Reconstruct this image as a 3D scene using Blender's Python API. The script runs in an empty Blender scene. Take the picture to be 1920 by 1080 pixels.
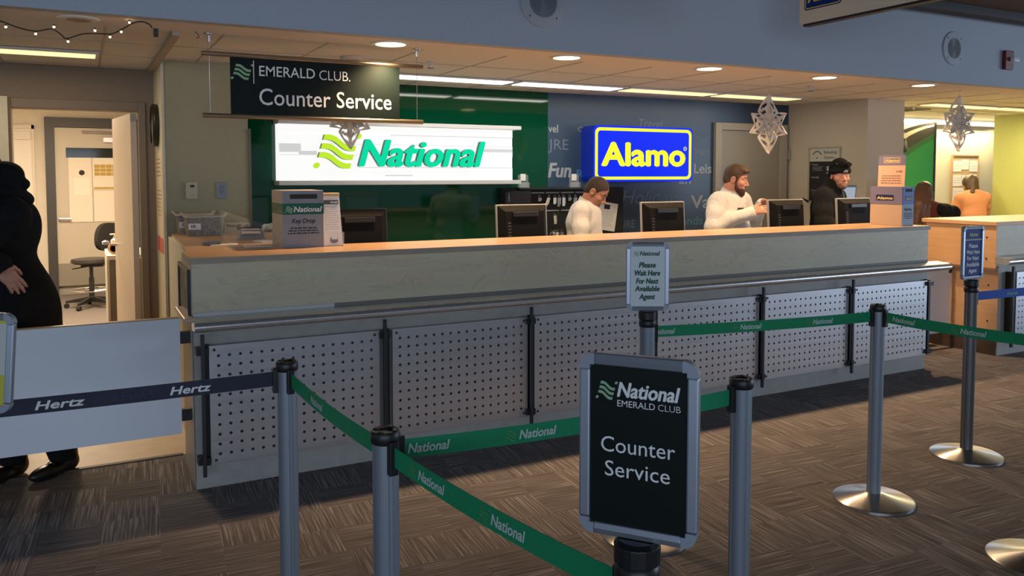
import bpy, bmesh, math, random
import numpy as np
from mathutils import Matrix, Vector
random.seed(7)
PI = math.pi
SC = bpy.context.scene
COL = SC.collection

# ------------------------------------------------------------------ camera, world, light, exposure
cam_d = bpy.data.cameras.new('camera')
cam_d.sensor_width = 36.0
cam_d.lens = 1540 / 1920 * 36.0
cam_d.shift_y = (415 - 540) / 1920
cam_d.clip_end = 60
cam = bpy.data.objects.new('camera', cam_d)
COL.objects.link(cam)
cam.location = (0, 0, 1.6)
cam.rotation_euler = (math.radians(90 - 3.2334), 0, math.radians(-27.6515))
SC.camera = cam
vs = SC.view_settings
vs.view_transform = 'Standard'
vs.look = 'None'
vs.gamma = 1
vs.use_curve_mapping = False
vs.exposure = 0.0
SC.cycles.use_denoising = True
SC.cycles.max_bounces = 7
SC.cycles.sample_clamp_indirect = 6

world = bpy.data.worlds.new('dusk_sky')
SC.world = world
world.use_nodes = True
bg = world.node_tree.nodes['Background']
bg.inputs[0].default_value = (0.62, 0.76, 1.0, 1)
bg.inputs[1].default_value = 0.36


def area_light(name, loc, rot, sx, sy, power, col, spread=180):
    d = bpy.data.lights.new(name, 'AREA')
    d.shape = 'RECTANGLE'
    d.size = sx
    d.size_y = sy
    d.energy = power
    d.color = col
    d.spread = math.radians(spread)
    o = bpy.data.objects.new(name, d)
    COL.objects.link(o)
    o.location = loc
    o.rotation_euler = rot
    return o


WARM = (1.0, 0.66, 0.36)
FLUO = (1.0, 0.86, 0.62)
COOL = (0.66, 0.80, 1.0)
# unseen area lights for the hall's daylight; no windows are built
area_light('daylight_fill', (-4.5, -6.5, 1.75), (PI / 2, 0, math.radians(-12)), 12, 2.5, 330, COOL)
area_light('daylight_fill', (14.0, -1.5, 1.7), (PI / 2, 0, PI / 2), 7, 2.4, 330, COOL)  # added at the hall's right end to brighten the far steel panels


# ------------------------------------------------------------------ materials
MATS = {}


def mat(name, col, rough=0.5, metal=0.0, emit=0.0, emit_col=None, coat=0.0, spec=None, alpha=1.0, trans=0.0):
    if name in MATS:
        return MATS[name]
    m = bpy.data.materials.new(name)
    m.use_nodes = True
    b = m.node_tree.nodes['Principled BSDF']
    b.inputs['Base Color'].default_value = (*col, 1)
    b.inputs['Roughness'].default_value = rough
    b.inputs['Metallic'].default_value = metal
    if coat:
        b.inputs['Coat Weight'].default_value = coat
        b.inputs['Coat Roughness'].default_value = 0.05
    if spec is not None:
        b.inputs['Specular IOR Level'].default_value = spec
    if emit:
        b.inputs['Emission Color'].default_value = (*(emit_col or col), 1)
        b.inputs['Emission Strength'].default_value = emit
    if alpha < 1:
        b.inputs['Alpha'].default_value = alpha
    if trans:
        b.inputs['Transmission Weight'].default_value = trans
    MATS[name] = m
    return m


def nmat(name, c1, c2, scale=(10, 10, 10), rough=0.6, metal=0.0, lo=0.35, hi=0.65, detail=4, dist=0.0, bump=0.0, coat=0.0, spec=None, bdist=0.004):
    """two-tone procedural noise material"""
    if name in MATS:
        return MATS[name]
    m = mat(name, c1, rough, metal, coat=coat, spec=spec)
    nt = m.node_tree
    b = nt.nodes['Principled BSDF']
    tc = nt.nodes.new('ShaderNodeTexCoord')
    mp = nt.nodes.new('ShaderNodeMapping')
    mp.inputs['Scale'].default_value = scale
    nz = nt.nodes.new('ShaderNodeTexNoise')
    nz.inputs['Scale'].default_value = 1
    nz.inputs['Detail'].default_value = detail
    nz.inputs['Distortion'].default_value = dist
    rp = nt.nodes.new('ShaderNodeValToRGB')
    rp.color_ramp.elements[0].position = lo
    rp.color_ramp.elements[1].position = hi
    rp.color_ramp.elements[0].color = (*c1, 1)
    rp.color_ramp.elements[1].color = (*c2, 1)
    L = nt.links.new
    L(tc.outputs['Object'], mp.inputs[0])
    L(mp.outputs[0], nz.inputs[0])
    L(nz.outputs[0], rp.inputs[0])
    L(rp.outputs[0], b.inputs['Base Color'])
    if bump:
        bp = nt.nodes.new('ShaderNodeBump')
        bp.inputs['Strength'].default_value = bump
        bp.inputs['Distance'].default_value = bdist
        L(nz.outputs[0], bp.inputs['Height'])
        L(bp.outputs[0], b.inputs['Normal'])
    return m


def carpet_mat():
    m = mat('carpet_tiles', (0.1, 0.09, 0.08), 0.95, spec=0.1)
    nt = m.node_tree
    N, L = nt.nodes.new, nt.links.new
    b = nt.nodes['Principled BSDF']
    tc = N('ShaderNodeTexCoord')
    rot = N('ShaderNodeMapping')
    rot.inputs['Rotation'].default_value = (0, 0, math.radians(4))
    L(tc.outputs['Object'], rot.inputs[0])
    fl = N('ShaderNodeVectorMath'); fl.operation = 'FLOOR'
    sc_ = N('ShaderNodeVectorMath'); sc_.operation = 'MULTIPLY'
    sc_.inputs[1].default_value = (4.1, 4.1, 0.0)
    L(rot.outputs[0], sc_.inputs[0]); L(sc_.outputs[0], fl.inputs[0])
    wn = N('ShaderNodeTexWhiteNoise'); wn.noise_dimensions = '2D'
    L(fl.outputs[0], wn.inputs['Vector'])
    ck = N('ShaderNodeMath'); ck.operation = 'GREATER_THAN'; ck.inputs[1].default_value = 0.5
    L(wn.outputs['Value'], ck.inputs[0])
    off = N('ShaderNodeVectorMath'); off.operation = 'MULTIPLY_ADD'
    off.inputs[1].default_value = (7.3, 7.3, 0)
    L(wn.outputs['Color'], off.inputs[0]); L(rot.outputs[0], off.inputs[2])
    vals = []
    for sc in ((2.6, 120, 1), (120, 2.6, 1)):
        mp = N('ShaderNodeMapping')
        mp.inputs['Scale'].default_value = sc
        L(off.outputs[0], mp.inputs[0])
        nz = N('ShaderNodeTexNoise')
        nz.inputs['Scale'].default_value = 1
        nz.inputs['Detail'].default_value = 2.0
        nz.inputs['Roughness'].default_value = 0.6
        L(mp.outputs[0], nz.inputs[0])
        vals.append(nz)
    mx = N('ShaderNodeMix')
    L(ck.outputs[0], mx.inputs[0])
    L(vals[0].outputs[0], mx.inputs[2])
    L(vals[1].outputs[0], mx.inputs[3])
    # tone shift per block
    sep = N('ShaderNodeSeparateColor')
    L(wn.outputs['Color'], sep.inputs[0])
    ad = N('ShaderNodeMath')
    ad.operation = 'MULTIPLY_ADD'
    ad.inputs[1].default_value = 0.07
    L(sep.outputs[0], ad.inputs[0])
    L(mx.outputs[0], ad.inputs[2])
    rp = N('ShaderNodeValToRGB')
    e = rp.color_ramp.elements
    e[0].position, e[0].color = 0.30, (0.10, 0.090, 0.088, 1)
    e[1].position, e[1].color = 0.78, (0.44, 0.395, 0.375, 1)
    e2 = rp.color_ramp.elements.new(0.56)
    e2.color = (0.19, 0.170, 0.164, 1)
    L(ad.outputs[0], rp.inputs[0])
    L(rp.outputs[0], b.inputs['Base Color'])
    bp = N('ShaderNodeBump')
    bp.inputs['Strength'].default_value = 0.4
    bp.inputs['Distance'].default_value = 0.004
    L(mx.outputs[0], bp.inputs['Height'])
    L(bp.outputs[0], b.inputs['Normal'])
    return m


def maple_mat():
    """pale maple laminate with thin wandering grain lines"""
    m = mat('maple_laminate', (0.4, 0.37, 0.31), 0.42)
    nt = m.node_tree
    N, L = nt.nodes.new, nt.links.new
    b = nt.nodes['Principled BSDF']
    tc = N('ShaderNodeTexCoord')
    mp = N('ShaderNodeMapping')
    mp.inputs['Scale'].default_value = (1.5, 1, 4.2)
    L(tc.outputs['Object'], mp.inputs[0])
    nz = N('ShaderNodeTexNoise')
    nz.inputs['Scale'].default_value = 1.5
    nz.inputs['Detail'].default_value = 6
    nz.inputs['Distortion'].default_value = 1.0
    L(mp.outputs[0], nz.inputs[0])
    mu = N('ShaderNodeMath'); mu.operation = 'MULTIPLY'; mu.inputs[1].default_value = 7
    L(nz.outputs[0], mu.inputs[0])
    fr = N('ShaderNodeMath'); fr.operation = 'FRACT'
    L(mu.outputs[0], fr.inputs[0])
    rp = N('ShaderNodeValToRGB')
    e = rp.color_ramp.elements
    e[0].position, e[0].color = 0.0, (0.56, 0.485, 0.325, 1)
    e[1].position, e[1].color = 0.10, (0.64, 0.565, 0.385, 1)
    x = e.new(0.95); x.color = (0.67, 0.59, 0.41, 1)
    x = e.new(1.0); x.color = (0.55, 0.475, 0.32, 1)
    L(fr.outputs[0], rp.inputs[0])
    n2 = N('ShaderNodeTexNoise')
    n2.inputs['Scale'].default_value = 1.0
    m2 = N('ShaderNodeMapping'); m2.inputs['Scale'].default_value = (2.2, 2, 30)
    L(tc.outputs['Object'], m2.inputs[0]); L(m2.outputs[0], n2.inputs[0])
    mx = N('ShaderNodeMix'); mx.data_type = 'RGBA'; mx.blend_type = 'MULTIPLY'
    mx.inputs[0].default_value = 0.22
    L(rp.outputs[0], mx.inputs[6]); L(n2.outputs['Color'], mx.inputs[7])
    L(mx.outputs[2], b.inputs['Base Color'])
    return m


def brushed(name, col, rough, axis_scale, metal=1.0):
    m = mat(name, col, rough, metal)
    nt = m.node_tree
    N, L = nt.nodes.new, nt.links.new
    b = nt.nodes['Principled BSDF']
    tc = N('ShaderNodeTexCoord'); mp = N('ShaderNodeMapping'); nz = N('ShaderNodeTexNoise')
    mp.inputs['Scale'].default_value = axis_scale
    nz.inputs['Scale'].default_value = 1; nz.inputs['Detail'].default_value = 3
    L(tc.outputs['Object'], mp.inputs[0]); L(mp.outputs[0], nz.inputs[0])
    mr = N('ShaderNodeMapRange')
    mr.inputs[3].default_value = rough - 0.10; mr.inputs[4].default_value = rough + 0.10
    L(nz.outputs[0], mr.inputs[0]); L(mr.outputs[0], b.inputs['Roughness'])
    return m


def emis(name, col, strength, base=None):
    return mat(name, base or tuple(c * 0.12 for c in col), 0.4, emit=strength, emit_col=col, spec=0.15)


WALL_CREAM = nmat('cream_wall_paint', (0.60, 0.56, 0.42), (0.63, 0.59, 0.45), (30, 30, 30), 0.7)
WALL_SAGE = nmat('sage_beige_wall_paint', (0.35, 0.325, 0.205), (0.37, 0.345, 0.22), (40, 40, 40), 0.7)
WALL_TAUPE = nmat('taupe_wall_paint', (0.50, 0.45, 0.36), (0.53, 0.48, 0.39), (40, 40, 40), 0.7)
WALL_BULK = nmat('blue_grey_bulkhead_paint', (0.40, 0.44, 0.50), (0.42, 0.46, 0.52), (60, 60, 60), 0.75)
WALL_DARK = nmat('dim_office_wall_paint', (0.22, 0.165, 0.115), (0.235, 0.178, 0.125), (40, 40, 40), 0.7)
CEIL = nmat('ceiling_tile_board', (0.68, 0.66, 0.61), (0.76, 0.74, 0.69), (120, 120, 120), 0.9)
CEIL_BORDER = nmat('soffit_plaster', (0.70, 0.67, 0.62), (0.73, 0.70, 0.65), (60, 60, 60), 0.85)
CARPET = carpet_mat()
VINYL = nmat('tan_vinyl', (0.52, 0.36, 0.19), (0.58, 0.41, 0.23), (8, 8, 8), 0.5)
OFFICE_CARPET = nmat('office_carpet', (0.10, 0.09, 0.08), (0.20, 0.17, 0.15), (70, 70, 10), 0.95)
MAPLE = maple_mat()
WOOD_TOP = nmat('orange_maple_worktop', (0.47, 0.275, 0.145), (0.56, 0.335, 0.18), (3, 40, 10), 0.32)
WOOD_EDGE = nmat('worktop_edge_band', (0.33, 0.27, 0.20), (0.38, 0.31, 0.24), (6, 30, 60), 0.5)
WOOD_ORANGE = nmat('orange_maple_veneer', (0.70, 0.40, 0.19), (0.76, 0.45, 0.23), (4, 4, 40), 0.45)
WOOD_DARK = nmat('dark_plinth_wood', (0.07, 0.045, 0.03), (0.10, 0.065, 0.04), (5, 5, 60), 0.6)
LAM_GREY = nmat('grey_laminate', (0.36, 0.35, 0.32), (0.40, 0.39, 0.36), (20, 20, 20), 0.45)
STEEL = brushed('brushed_steel', (0.60, 0.60, 0.62), 0.30, (3, 60, 60))
PERF = brushed('perforated_steel', (0.62, 0.63, 0.66), 0.36, (2, 2, 120), 0.88)
RAILM = brushed('rail_steel', (0.72, 0.72, 0.72), 0.28, (1, 80, 80), 0.8)
ALU = brushed('post_aluminium', (0.27, 0.30, 0.34), 0.52, (60, 60, 2), 0.55)
BASEM = mat('base_steel', (0.62, 0.60, 0.57), 0.30, 1.0)
_b = BASEM.node_tree.nodes['Principled BSDF']
_b.inputs['Anisotropic'].default_value = 0.85
_b.inputs['Anisotropic Rotation'].default_value = 0.25
_t = BASEM.node_tree.nodes.new('ShaderNodeTangent')
_t.direction_type = 'RADIAL'
_t.axis = 'Z'
BASEM.node_tree.links.new(_t.outputs[0], _b.inputs['Tangent'])
ALU_DARK = brushed('dark_post_steel', (0.17, 0.165, 0.16), 0.42, (60, 60, 2), 0.8)
FRAMEM = mat('silver_sign_frame', (0.42, 0.46, 0.53), 0.38, 0.8)
FRAME_CORNER = mat('grey_plastic_corner', (0.30, 0.33, 0.39), 0.45, 0.2)
BLACK = mat('black_plastic', (0.012, 0.012, 0.013), 0.4)
BLACK_MATTE = mat('matte_black', (0.010, 0.010, 0.011), 0.75)
DARK_STEEL = mat('dark_steel_bar', (0.06, 0.06, 0.065), 0.4, 0.7)
WHITE_LAM = mat('white_laminate', (0.80, 0.84, 0.91), 0.35)
WHITE = mat('white_print', (0.80, 0.80, 0.80), 0.6)
PAPER = nmat('white_paper', (0.78, 0.77, 0.73), (0.82, 0.81, 0.78), (60, 60, 60), 0.8)
INK = mat('black_ink', (0.02, 0.02, 0.02), 0.7)
GREYINK = mat('grey_print', (0.30, 0.30, 0.30), 0.7)
SIGN_BLACK = mat('black_green_sign_face', (0.003, 0.008, 0.007), 0.5, spec=0.2)
GREEN_LOGO = mat('pale_green_print', (0.27, 0.46, 0.25), 0.6)
GREEN_TXT = mat('dark_green_print', (0.01, 0.10, 0.055), 0.6)
GREEN_BELT = nmat('green_belt_webbing', (0.003, 0.255, 0.103), (0.004, 0.285, 0.115), (300, 300, 60), 0.7)
BELT_PRINT = mat('belt_white_print', (0.55, 0.66, 0.60), 0.7)
BELT_LOGO = mat('belt_green_print', (0.06, 0.30, 0.11), 0.7)
NAVY_BELT = nmat('navy_belt_webbing', (0.026, 0.026, 0.052), (0.030, 0.030, 0.058), (300, 300, 60), 0.75)
NAVY_FAINT = mat('navy_faint_print', (0.040, 0.040, 0.075), 0.75)
BLUE_BELT = nmat('blue_belt_webbing', (0.006, 0.075, 0.42), (0.008, 0.085, 0.46), (300, 300, 60), 0.7)
BLUE_FACE = mat('blue_sign_print', (0.008, 0.035, 0.21), 0.55, spec=0.15)
YELLOW_PRINT = mat('yellow_print', (0.75, 0.62, 0.10), 0.6)
GREEN_GLASS = mat('glossy_green_panel', (0.0006, 0.058, 0.022), 0.05, spec=0.45)
BLUE_WALL = nmat('slate_blue_wall_panel', (0.032, 0.062, 0.108), (0.035, 0.066, 0.113), (20, 20, 20), 0.35)
SKIN_A = nmat('tan_skin', (0.33, 0.145, 0.085), (0.37, 0.17, 0.10), (40, 40, 40), 0.5)
SKIN_B = nmat('fair_skin', (0.48, 0.215, 0.145), (0.53, 0.25, 0.17), (40, 40, 40), 0.5)
SHIRT = nmat('white_shirt_cotton', (0.56, 0.54, 0.53), (0.60, 0.58, 0.57), (11, 11, 7), 0.85, dist=1.6, detail=2, bump=0.8, bdist=0.013, spec=0.2)
BLACK_CLOTH = nmat('black_cloth', (0.007, 0.007, 0.008), (0.012, 0.012, 0.013), (90, 90, 90), 0.9, spec=0.15)
BLACK_KNIT = nmat('black_knit', (0.010, 0.010, 0.010), (0.018, 0.017, 0.017), (200, 200, 30), 0.95, spec=0.1)
TROUSERS = mat('dark_trousers', (0.02, 0.02, 0.024), 0.85)
HAIR_DARK = nmat('dark_hair', (0.020, 0.014, 0.010), (0.05, 0.034, 0.024), (300, 300, 60), 0.6)
HAIR_BROWN = nmat('brown_hair', (0.040, 0.021, 0.012), (0.095, 0.050, 0.028), (220, 220, 40), 0.6)
BEARD = nmat('brown_beard', (0.030, 0.012, 0.007), (0.075, 0.030, 0.017), (300, 300, 120), 0.8)
EYE_W = mat('eye_white', (0.6, 0.58, 0.55), 0.3)
LIP = mat('lip_skin', (0.34, 0.13, 0.10), 0.5)
LAMP_WARM = emis('downlight_lens', (1.0, 0.74, 0.44), 9.0)
LAMP_WHITE = emis('fluorescent_white', (0.93, 0.97, 1.0), 2.2)
LAMP_YEL = emis('fluorescent_warm', (1.0, 0.80, 0.42), 1.25)
SIGN_LIT = emis('lit_white_sign', (1.0, 1.0, 0.99), 0.93)
SIGN_LIT_DIM = emis('lit_white_sign_slat', (0.95, 0.95, 0.95), 0.62)
TEAL_LIT = emis('lit_teal_letter', (0.0, 0.66, 0.34), 1.0)
LIME_LIT = emis('lit_lime_flag', (0.52, 0.82, 0.03), 0.95)
TEAL_SIDE = mat('teal_letter_side', (0.0, 0.16, 0.10), 0.5)
BLUE_LIT = emis('lit_blue_sign', (0.0, 0.02, 0.90), 0.95)
YEL_LIT = emis('lit_yellow_letter', (0.93, 0.95, 0.03), 1.0)


# ------------------------------------------------------------------ mesh building
def frame(o, xdir, up=(0, 0, 1)):
    """local x to the reader's right, local y up, local z out towards the reader"""
    x = Vector(xdir).normalized()
    u = Vector(up)
    z = x.cross(u).normalized()
    y = z.cross(x).normalized()
    M = Matrix.Identity(4)
    for i in range(3):
        M[i][0], M[i][1], M[i][2], M[i][3] = x[i], y[i], z[i], o[i]
    return M


def at(x, y, z, rz=0):
    return Matrix.Translation((x, y, z)) @ Matrix.Rotation(rz, 4, 'Z')


class MB:
    def __init__(s, M=None):
        s.v, s.f, s.mi = [], [], []
        s.M = M

    def add(s, vs_, fs, mi=0, M=None):
        n = len(s.v)
        T = s.M
        if M is not None:
            T = (T @ M) if T is not None else M
        for p in vs_:
            p = Vector(p)
            s.v.append(tuple(T @ p) if T is not None else tuple(p))
        for f in fs:
            s.f.append([i + n for i in f])
            s.mi.append(mi)
        return s

    def box(s, x0, x1, y0, y1, z0, z1, mi=0, M=None):
        v = [(x, y, z) for z in (z0, z1) for y in (y0, y1) for x in (x0, x1)]
        return s.add(v, [(0, 2, 3, 1), (4, 5, 7, 6), (0, 1, 5, 4), (2, 6, 7, 3), (0, 4, 6, 2), (1, 3, 7, 5)], mi, M)

    def hexa(s, b, t, mi=0):
        """b, t: four bottom and four top points, same winding"""
        return s.add(list(b) + list(t), [(3, 2, 1, 0), (4, 5, 6, 7), (0, 1, 5, 4), (1, 2, 6, 5), (2, 3, 7, 6), (3, 0, 4, 7)], mi)

    def prism(s, poly, z0, z1, mi=0, M=None, side=None):
        n = len(poly)
        v = [(x, y, z0) for x, y in poly] + [(x, y, z1) for x, y in poly]
        s.add(v, [list(range(n))[::-1], list(range(n, 2 * n))], mi, M)
        s.add(v, [(i, (i + 1) % n, (i + 1) % n + n, i + n) for i in range(n)], mi if side is None else side, M)
        return s

    def lathe(s, prof, n=24, c=(0, 0, 0), mi=0, M=None, a0=0.0):
        v = []
        for r, z in prof:
            for k in range(n):
                a = 2 * PI * k / n + a0
                v.append((c[0] + r * math.cos(a), c[1] + r * math.sin(a), c[2] + z))
        f = []
        m = len(prof)
        for i in range(m - 1):
            for k in range(n):
                k2 = (k + 1) % n
                f.append((i * n + k, i * n + k2, (i + 1) * n + k2, (i + 1) * n + k))
        if prof[0][0] > 1e-5:
            f.append(list(range(n))[::-1])
        if prof[-1][0] > 1e-5:
            f.append([(m - 1) * n + k for k in range(n)])
        return s.add(v, f, mi, M)

    def tube(s, path, r, n=8, mi=0, M=None, closed=False):
        P = [Vector(p) for p in path]
        R = r if isinstance(r, (list, tuple)) else [r] * len(P)
        v = []
        prev = None
        m = len(P)
        for i, p in enumerate(P):
            if closed:
                t = (P[(i + 1) % m] - P[i - 1]).normalized()
            else:
                t = (P[min(i + 1, m - 1)] - P[max(i - 1, 0)]).normalized()
            if prev is None:
                a = Vector((0, 0, 1)) if abs(t.z) < 0.9 else Vector((1, 0, 0))
                u = t.cross(a).normalized()
            else:
                u = (prev - t * prev.dot(t)).normalized()
            prev = u
            w = t.cross(u)
            for k in range(n):
                a = 2 * PI * k / n
                v.append(p + (u * math.cos(a) + w * math.sin(a)) * R[i])
        f = []
        for i in range(m if closed else m - 1):
            j = (i + 1) % m
            for k in range(n):
                k2 = (k + 1) % n
                f.append((i * n + k, i * n + k2, j * n + k2, j * n + k))
        if not closed:
            f.append(list(range(n))[::-1])
            f.append([(m - 1) * n + k for k in range(n)])
        return s.add(v, f, mi, M)

    def ball(s, c, r, n=12, mi=0, M=None, sz=1.0):
        prof = [(r * math.sin(PI * i / (n // 2)), -r * sz * math.cos(PI * i / (n // 2))) for i in range(n // 2 + 1)]
        prof[0] = (1e-6, prof[0][1]); prof[-1] = (1e-6, prof[-1][1])
        return s.lathe(prof, n, c, mi, M)

    def build(s, name, mats, parent=None, smooth=False, bev=0.0, **tags):
        me = bpy.data.meshes.new(name)
        me.from_pydata([tuple(p) for p in s.v], [], s.f)
        mats = mats if isinstance(mats, (list, tuple)) else [mats]
        for m in mats:
            me.materials.append(m)
        me.polygons.foreach_set('material_index', s.mi)
        if smooth:
            me.polygons.foreach_set('use_smooth', [True] * len(s.f))
            me.set_sharp_from_angle(angle=math.radians(40))
        me.update()
        o = bpy.data.objects.new(name, me)
        COL.objects.link(o)
        if parent is not None:
            setparent(o, parent)
        if bev:
            bm_ = o.modifiers.new('bevel', 'BEVEL')
            bm_.width = bev
            bm_.segments = 2
            bm_.limit_method = 'ANGLE'
            bm_.angle_limit = math.radians(50)
        tag(o, **tags)
        return o


def world_mat(o):
    M = o.matrix_basis.copy()
    if o.parent is not None:
        M = world_mat(o.parent) @ o.matrix_parent_inverse @ M
    return M


def setparent(o, parent):
    o.parent = parent
    o.matrix_parent_inverse = world_mat(parent).inverted()


def tag(o, label=None, cat=None, group=None, kind=None):
    if label: o['label'] = label
    if cat: o['category'] = cat
    if group: o['group'] = group
    if kind: o['kind'] = kind
    return o


def thing(name, label, cat, loc=(0, 0, 0), rz=0, group=None):
    o = bpy.data.objects.new(name, None)
    o.empty_display_size = 0.1
    COL.objects.link(o)
    o.location = loc
    o.rotation_euler = (0, 0, rz)
    return tag(o, label, cat, group)


def children(o):
    return [c for c in bpy.data.objects if c.parent is o]


def copy_tree(o, parent=None):
    c = o.copy()
    COL.objects.link(c)
    if parent is not None:
        c.parent = parent
    for ch in children(o):
        copy_tree(ch, c)
    return c


# ------------------------------------------------------------------ lettering
_TXT = {}


def text2d(s, bold=0.0, italic=0.0):
    key = (s, bold, italic)
    if key in _TXT:
        return _TXT[key]
    c = bpy.data.curves.new('t', 'FONT')
    c.body = s
    c.size = 1.0
    c.offset = bold
    c.shear = italic
    c.resolution_u = 3
    c.space_character = 1.0 + bold * 1.2
    o = bpy.data.objects.new('t', c)
    m = bpy.data.meshes.new_from_object(o)
    v = np.array([tuple(p.co)[:2] for p in m.vertices]).reshape(-1, 2)
    f = [list(p.vertices) for p in m.polygons]
    bpy.data.objects.remove(o)
    bpy.data.curves.remove(c)
    bpy.data.meshes.remove(m)
    if len(v):
        v[:, 0] -= v[:, 0].min()
    _TXT[key] = (v, f)
    return v, f


CAP = 0.71


def text(mb, s, x, y, h, w=None, bold=0.0, it=0.0, z=0.0008, mi=0, al='L', fn=None, thick=0.0, side=None):
    """heavy weights are drawn as overlapping strokes, so the counters stay open"""
    if bold > 0.012:
        d = min(bold, 0.08) * h * 1.1
        for i, (dx, dy) in enumerate(((-d, 0), (d, 0), (0, d * .6), (0, -d * .6))):
            _text(mb, s, x + dx, y + dy, h, None if w is None else w - (d * 2 if w else 0), 0.010, it, z + 0.0002 * i, mi, al, fn, thick, side)
    else:
        _text(mb, s, x, y, h, w, bold, it, z, mi, al, fn, thick, side)


def _text(mb, s, x, y, h, w=None, bold=0.0, it=0.0, z=0.0008, mi=0, al='L', fn=None, thick=0.0, side=None):
    """s at (x, y) of mb's frame, cap height h, optional full width w, baseline y"""
    v, f = text2d(s, bold, it)
    if not len(v):
        return
    k = h / CAP
    W = v[:, 0].max() * k
    kx = k if w is None else k * w / W
    W = v[:, 0].max() * kx
    ox = {'L': 0, 'C': -W / 2, 'R': -W}[al]
    P = [(x + ox + a * kx, y + b * k, z) for a, b in v]
    if fn:
        P = [fn(*p) for p in P]
    mb.add(P, f, mi)
    if thick:
        # side walls of raised letters
        from collections import Counter
        ed = Counter()
        dirs = {}
        for q in f:
            for i in range(len(q)):
                a, b = q[i], q[(i + 1) % len(q)]
                ed[frozenset((a, b))] += 1
                dirs[frozenset((a, b))] = (a, b)
        n = len(P)
        Q = [(p[0], p[1], p[2] - thick) for p in P]
        mb.add(P + Q, [(a, a + n, b + n, b) for e, c in ed.items() if c == 1 for a, b in [dirs[e]]], mi if side is None else side)


def flag(mb, x, y, h, w=None, z=0.0008, mi=0, fn=None, thick=0.0, it=0.22, side=None):
    """three waving bands with a dot at two corners, box of height h at (x, y)"""
    w = w or h * 1.05
    n = 12
    def put(poly):
        P = [(x + (a + it * (b - 0.5) * 1.3) * w, y + b * h, z) for a, b in poly]
        return [fn(*p) for p in P] if fn else P
    for k in range(3):
        up, dn = [], []
        for i in range(n + 1):
            t = i / n
            yc = 0.88 - 0.25 * k - 0.31 * t + 0.058 * math.sin(2 * PI * t)
            th = 0.076
            up.append((0.06 + 0.88 * t, yc + th)); dn.append((0.06 + 0.88 * t, yc - th))
        V = put(up + dn)
        fs = [(i, i + n + 1, i + n + 2, i + 1) for i in range(n)]
        mb.add(V, fs, mi)
        if thick:
            W_ = [(p[0], p[1], p[2] - thick) for p in V]
            m_ = len(V)
            mb.add(V + W_, [(i, i + 1, i + 1 + m_, i + m_) for i in range(n)] + [(i + n + 1, i + n + 1 + m_, i + n + 2 + m_, i + n + 2) for i in range(n)] + [(0, m_, m_ + n + 1, n + 1), (n, 2 * n + 1, m_ + 2 * n + 1, m_ + n)], mi if side is None else side)
    for cx, cy in ((0.93, 0.92), (0.07, 0.08)):
        V = put([(cx + 0.085 * math.cos(2 * PI * i / 10), cy + 0.085 * math.sin(2 * PI * i / 10)) for i in range(10)])
        mb.add(V, [list(range(10))], mi)


def lines_block(mb, x0, x1, y1, n, pitch, h, mi=0, z=0.0008, seed=0, center=False):
    """rows of tiny unreadable print as word-sized dashes"""
    r = random.Random(seed)
    for k in range(n):
        y = y1 - k * pitch
        end = x1 - (x1 - x0) * r.choice((0.02, 0.08, 0.2))
        x = x0 + ((x1 - end) / 2 if center else 0)
        end = end + ((x1 - end) / 2 if center else 0)
        while x < end - 0.3 * h:
            w = min(r.uniform(1.2, 4.5) * h, end - x)
            mb.add([(x, y, z), (x + w, y, z), (x + w, y + h, z), (x, y + h, z)], [(0, 1, 2, 3)], mi)
            x += w + 0.6 * h


def rrect(x0, x1, y0, y1, r, n=6):
    P = []
    for cx, cy, a in ((x1 - r, y1 - r, 0), (x0 + r, y1 - r, PI / 2), (x0 + r, y0 + r, PI), (x1 - r, y0 + r, 3 * PI / 2)):
        for i in range(n + 1):
            t = a + PI / 2 * i / n
            P.append((cx + r * math.cos(t), cy + r * math.sin(t)))
    return P


def ring(mb, outer, inner, z0, z1, mi=0):
    n = len(outer)
    v = [(*p, z1) for p in outer] + [(*p, z1) for p in inner] + [(*p, z0) for p in outer] + [(*p, z0) for p in inner]
    f = []
    for i in range(n):
        j = (i + 1) % n
        f += [(i, j, n + j, n + i), (2 * n + i, i + 0, j, 2 * n + j)[::1], (n + i, n + j, 3 * n + j, 3 * n + i), (2 * n + j, 3 * n + j, 3 * n + i, 2 * n + i)]
    mb.add(v, f, mi)


# ------------------------------------------------------------------ the setting
def struct(name, mb, mats, **k):
    return mb.build(name, mats, kind='structure', **k)


# floors: carpet in the hall and gaps, vinyl behind the counters, carpet in the office
struct('floor', MB().box(-7, 15, -7.5, 4.98, -0.08, 0), CARPET)
struct('floor_behind_counter', MB().box(-3.5, 15, 4.98, 6.96, -0.08, 0.0), VINYL)
struct('floor_office', MB().box(-3, 0.9, 6.96, 12.6, -0.08, 0.0), OFFICE_CARPET)
struct('floor_back_room', MB().box(0.9, 15, 6.96, 9, -0.08, 0.0), VINYL)
struct('trim_1', MB().box(-3.5, 0.478, 4.965, 4.995, 0, 0.006), WOOD_DARK)

# bulkhead, hall ceiling
struct('wall_bulkhead', MB().box(-7, 15, 4.60, 4.68, 2.40, 3.6), WALL_BULK)
struct('ceiling_hall', MB().box(-7, 15, -7.5, 4.60, 3.02, 3.1), mat('dark_hall_ceiling', (0.05, 0.045, 0.04), 0.8))
beams = MB()
for y in (4.45, 3.55, 2.65):
    beams.box(4.6, 15, y - 0.06, y + 0.06, 2.95, 3.02)
struct('trim_2', beams, mat('dark_ceiling_beam', (0.02, 0.018, 0.016), 0.6))
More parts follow.
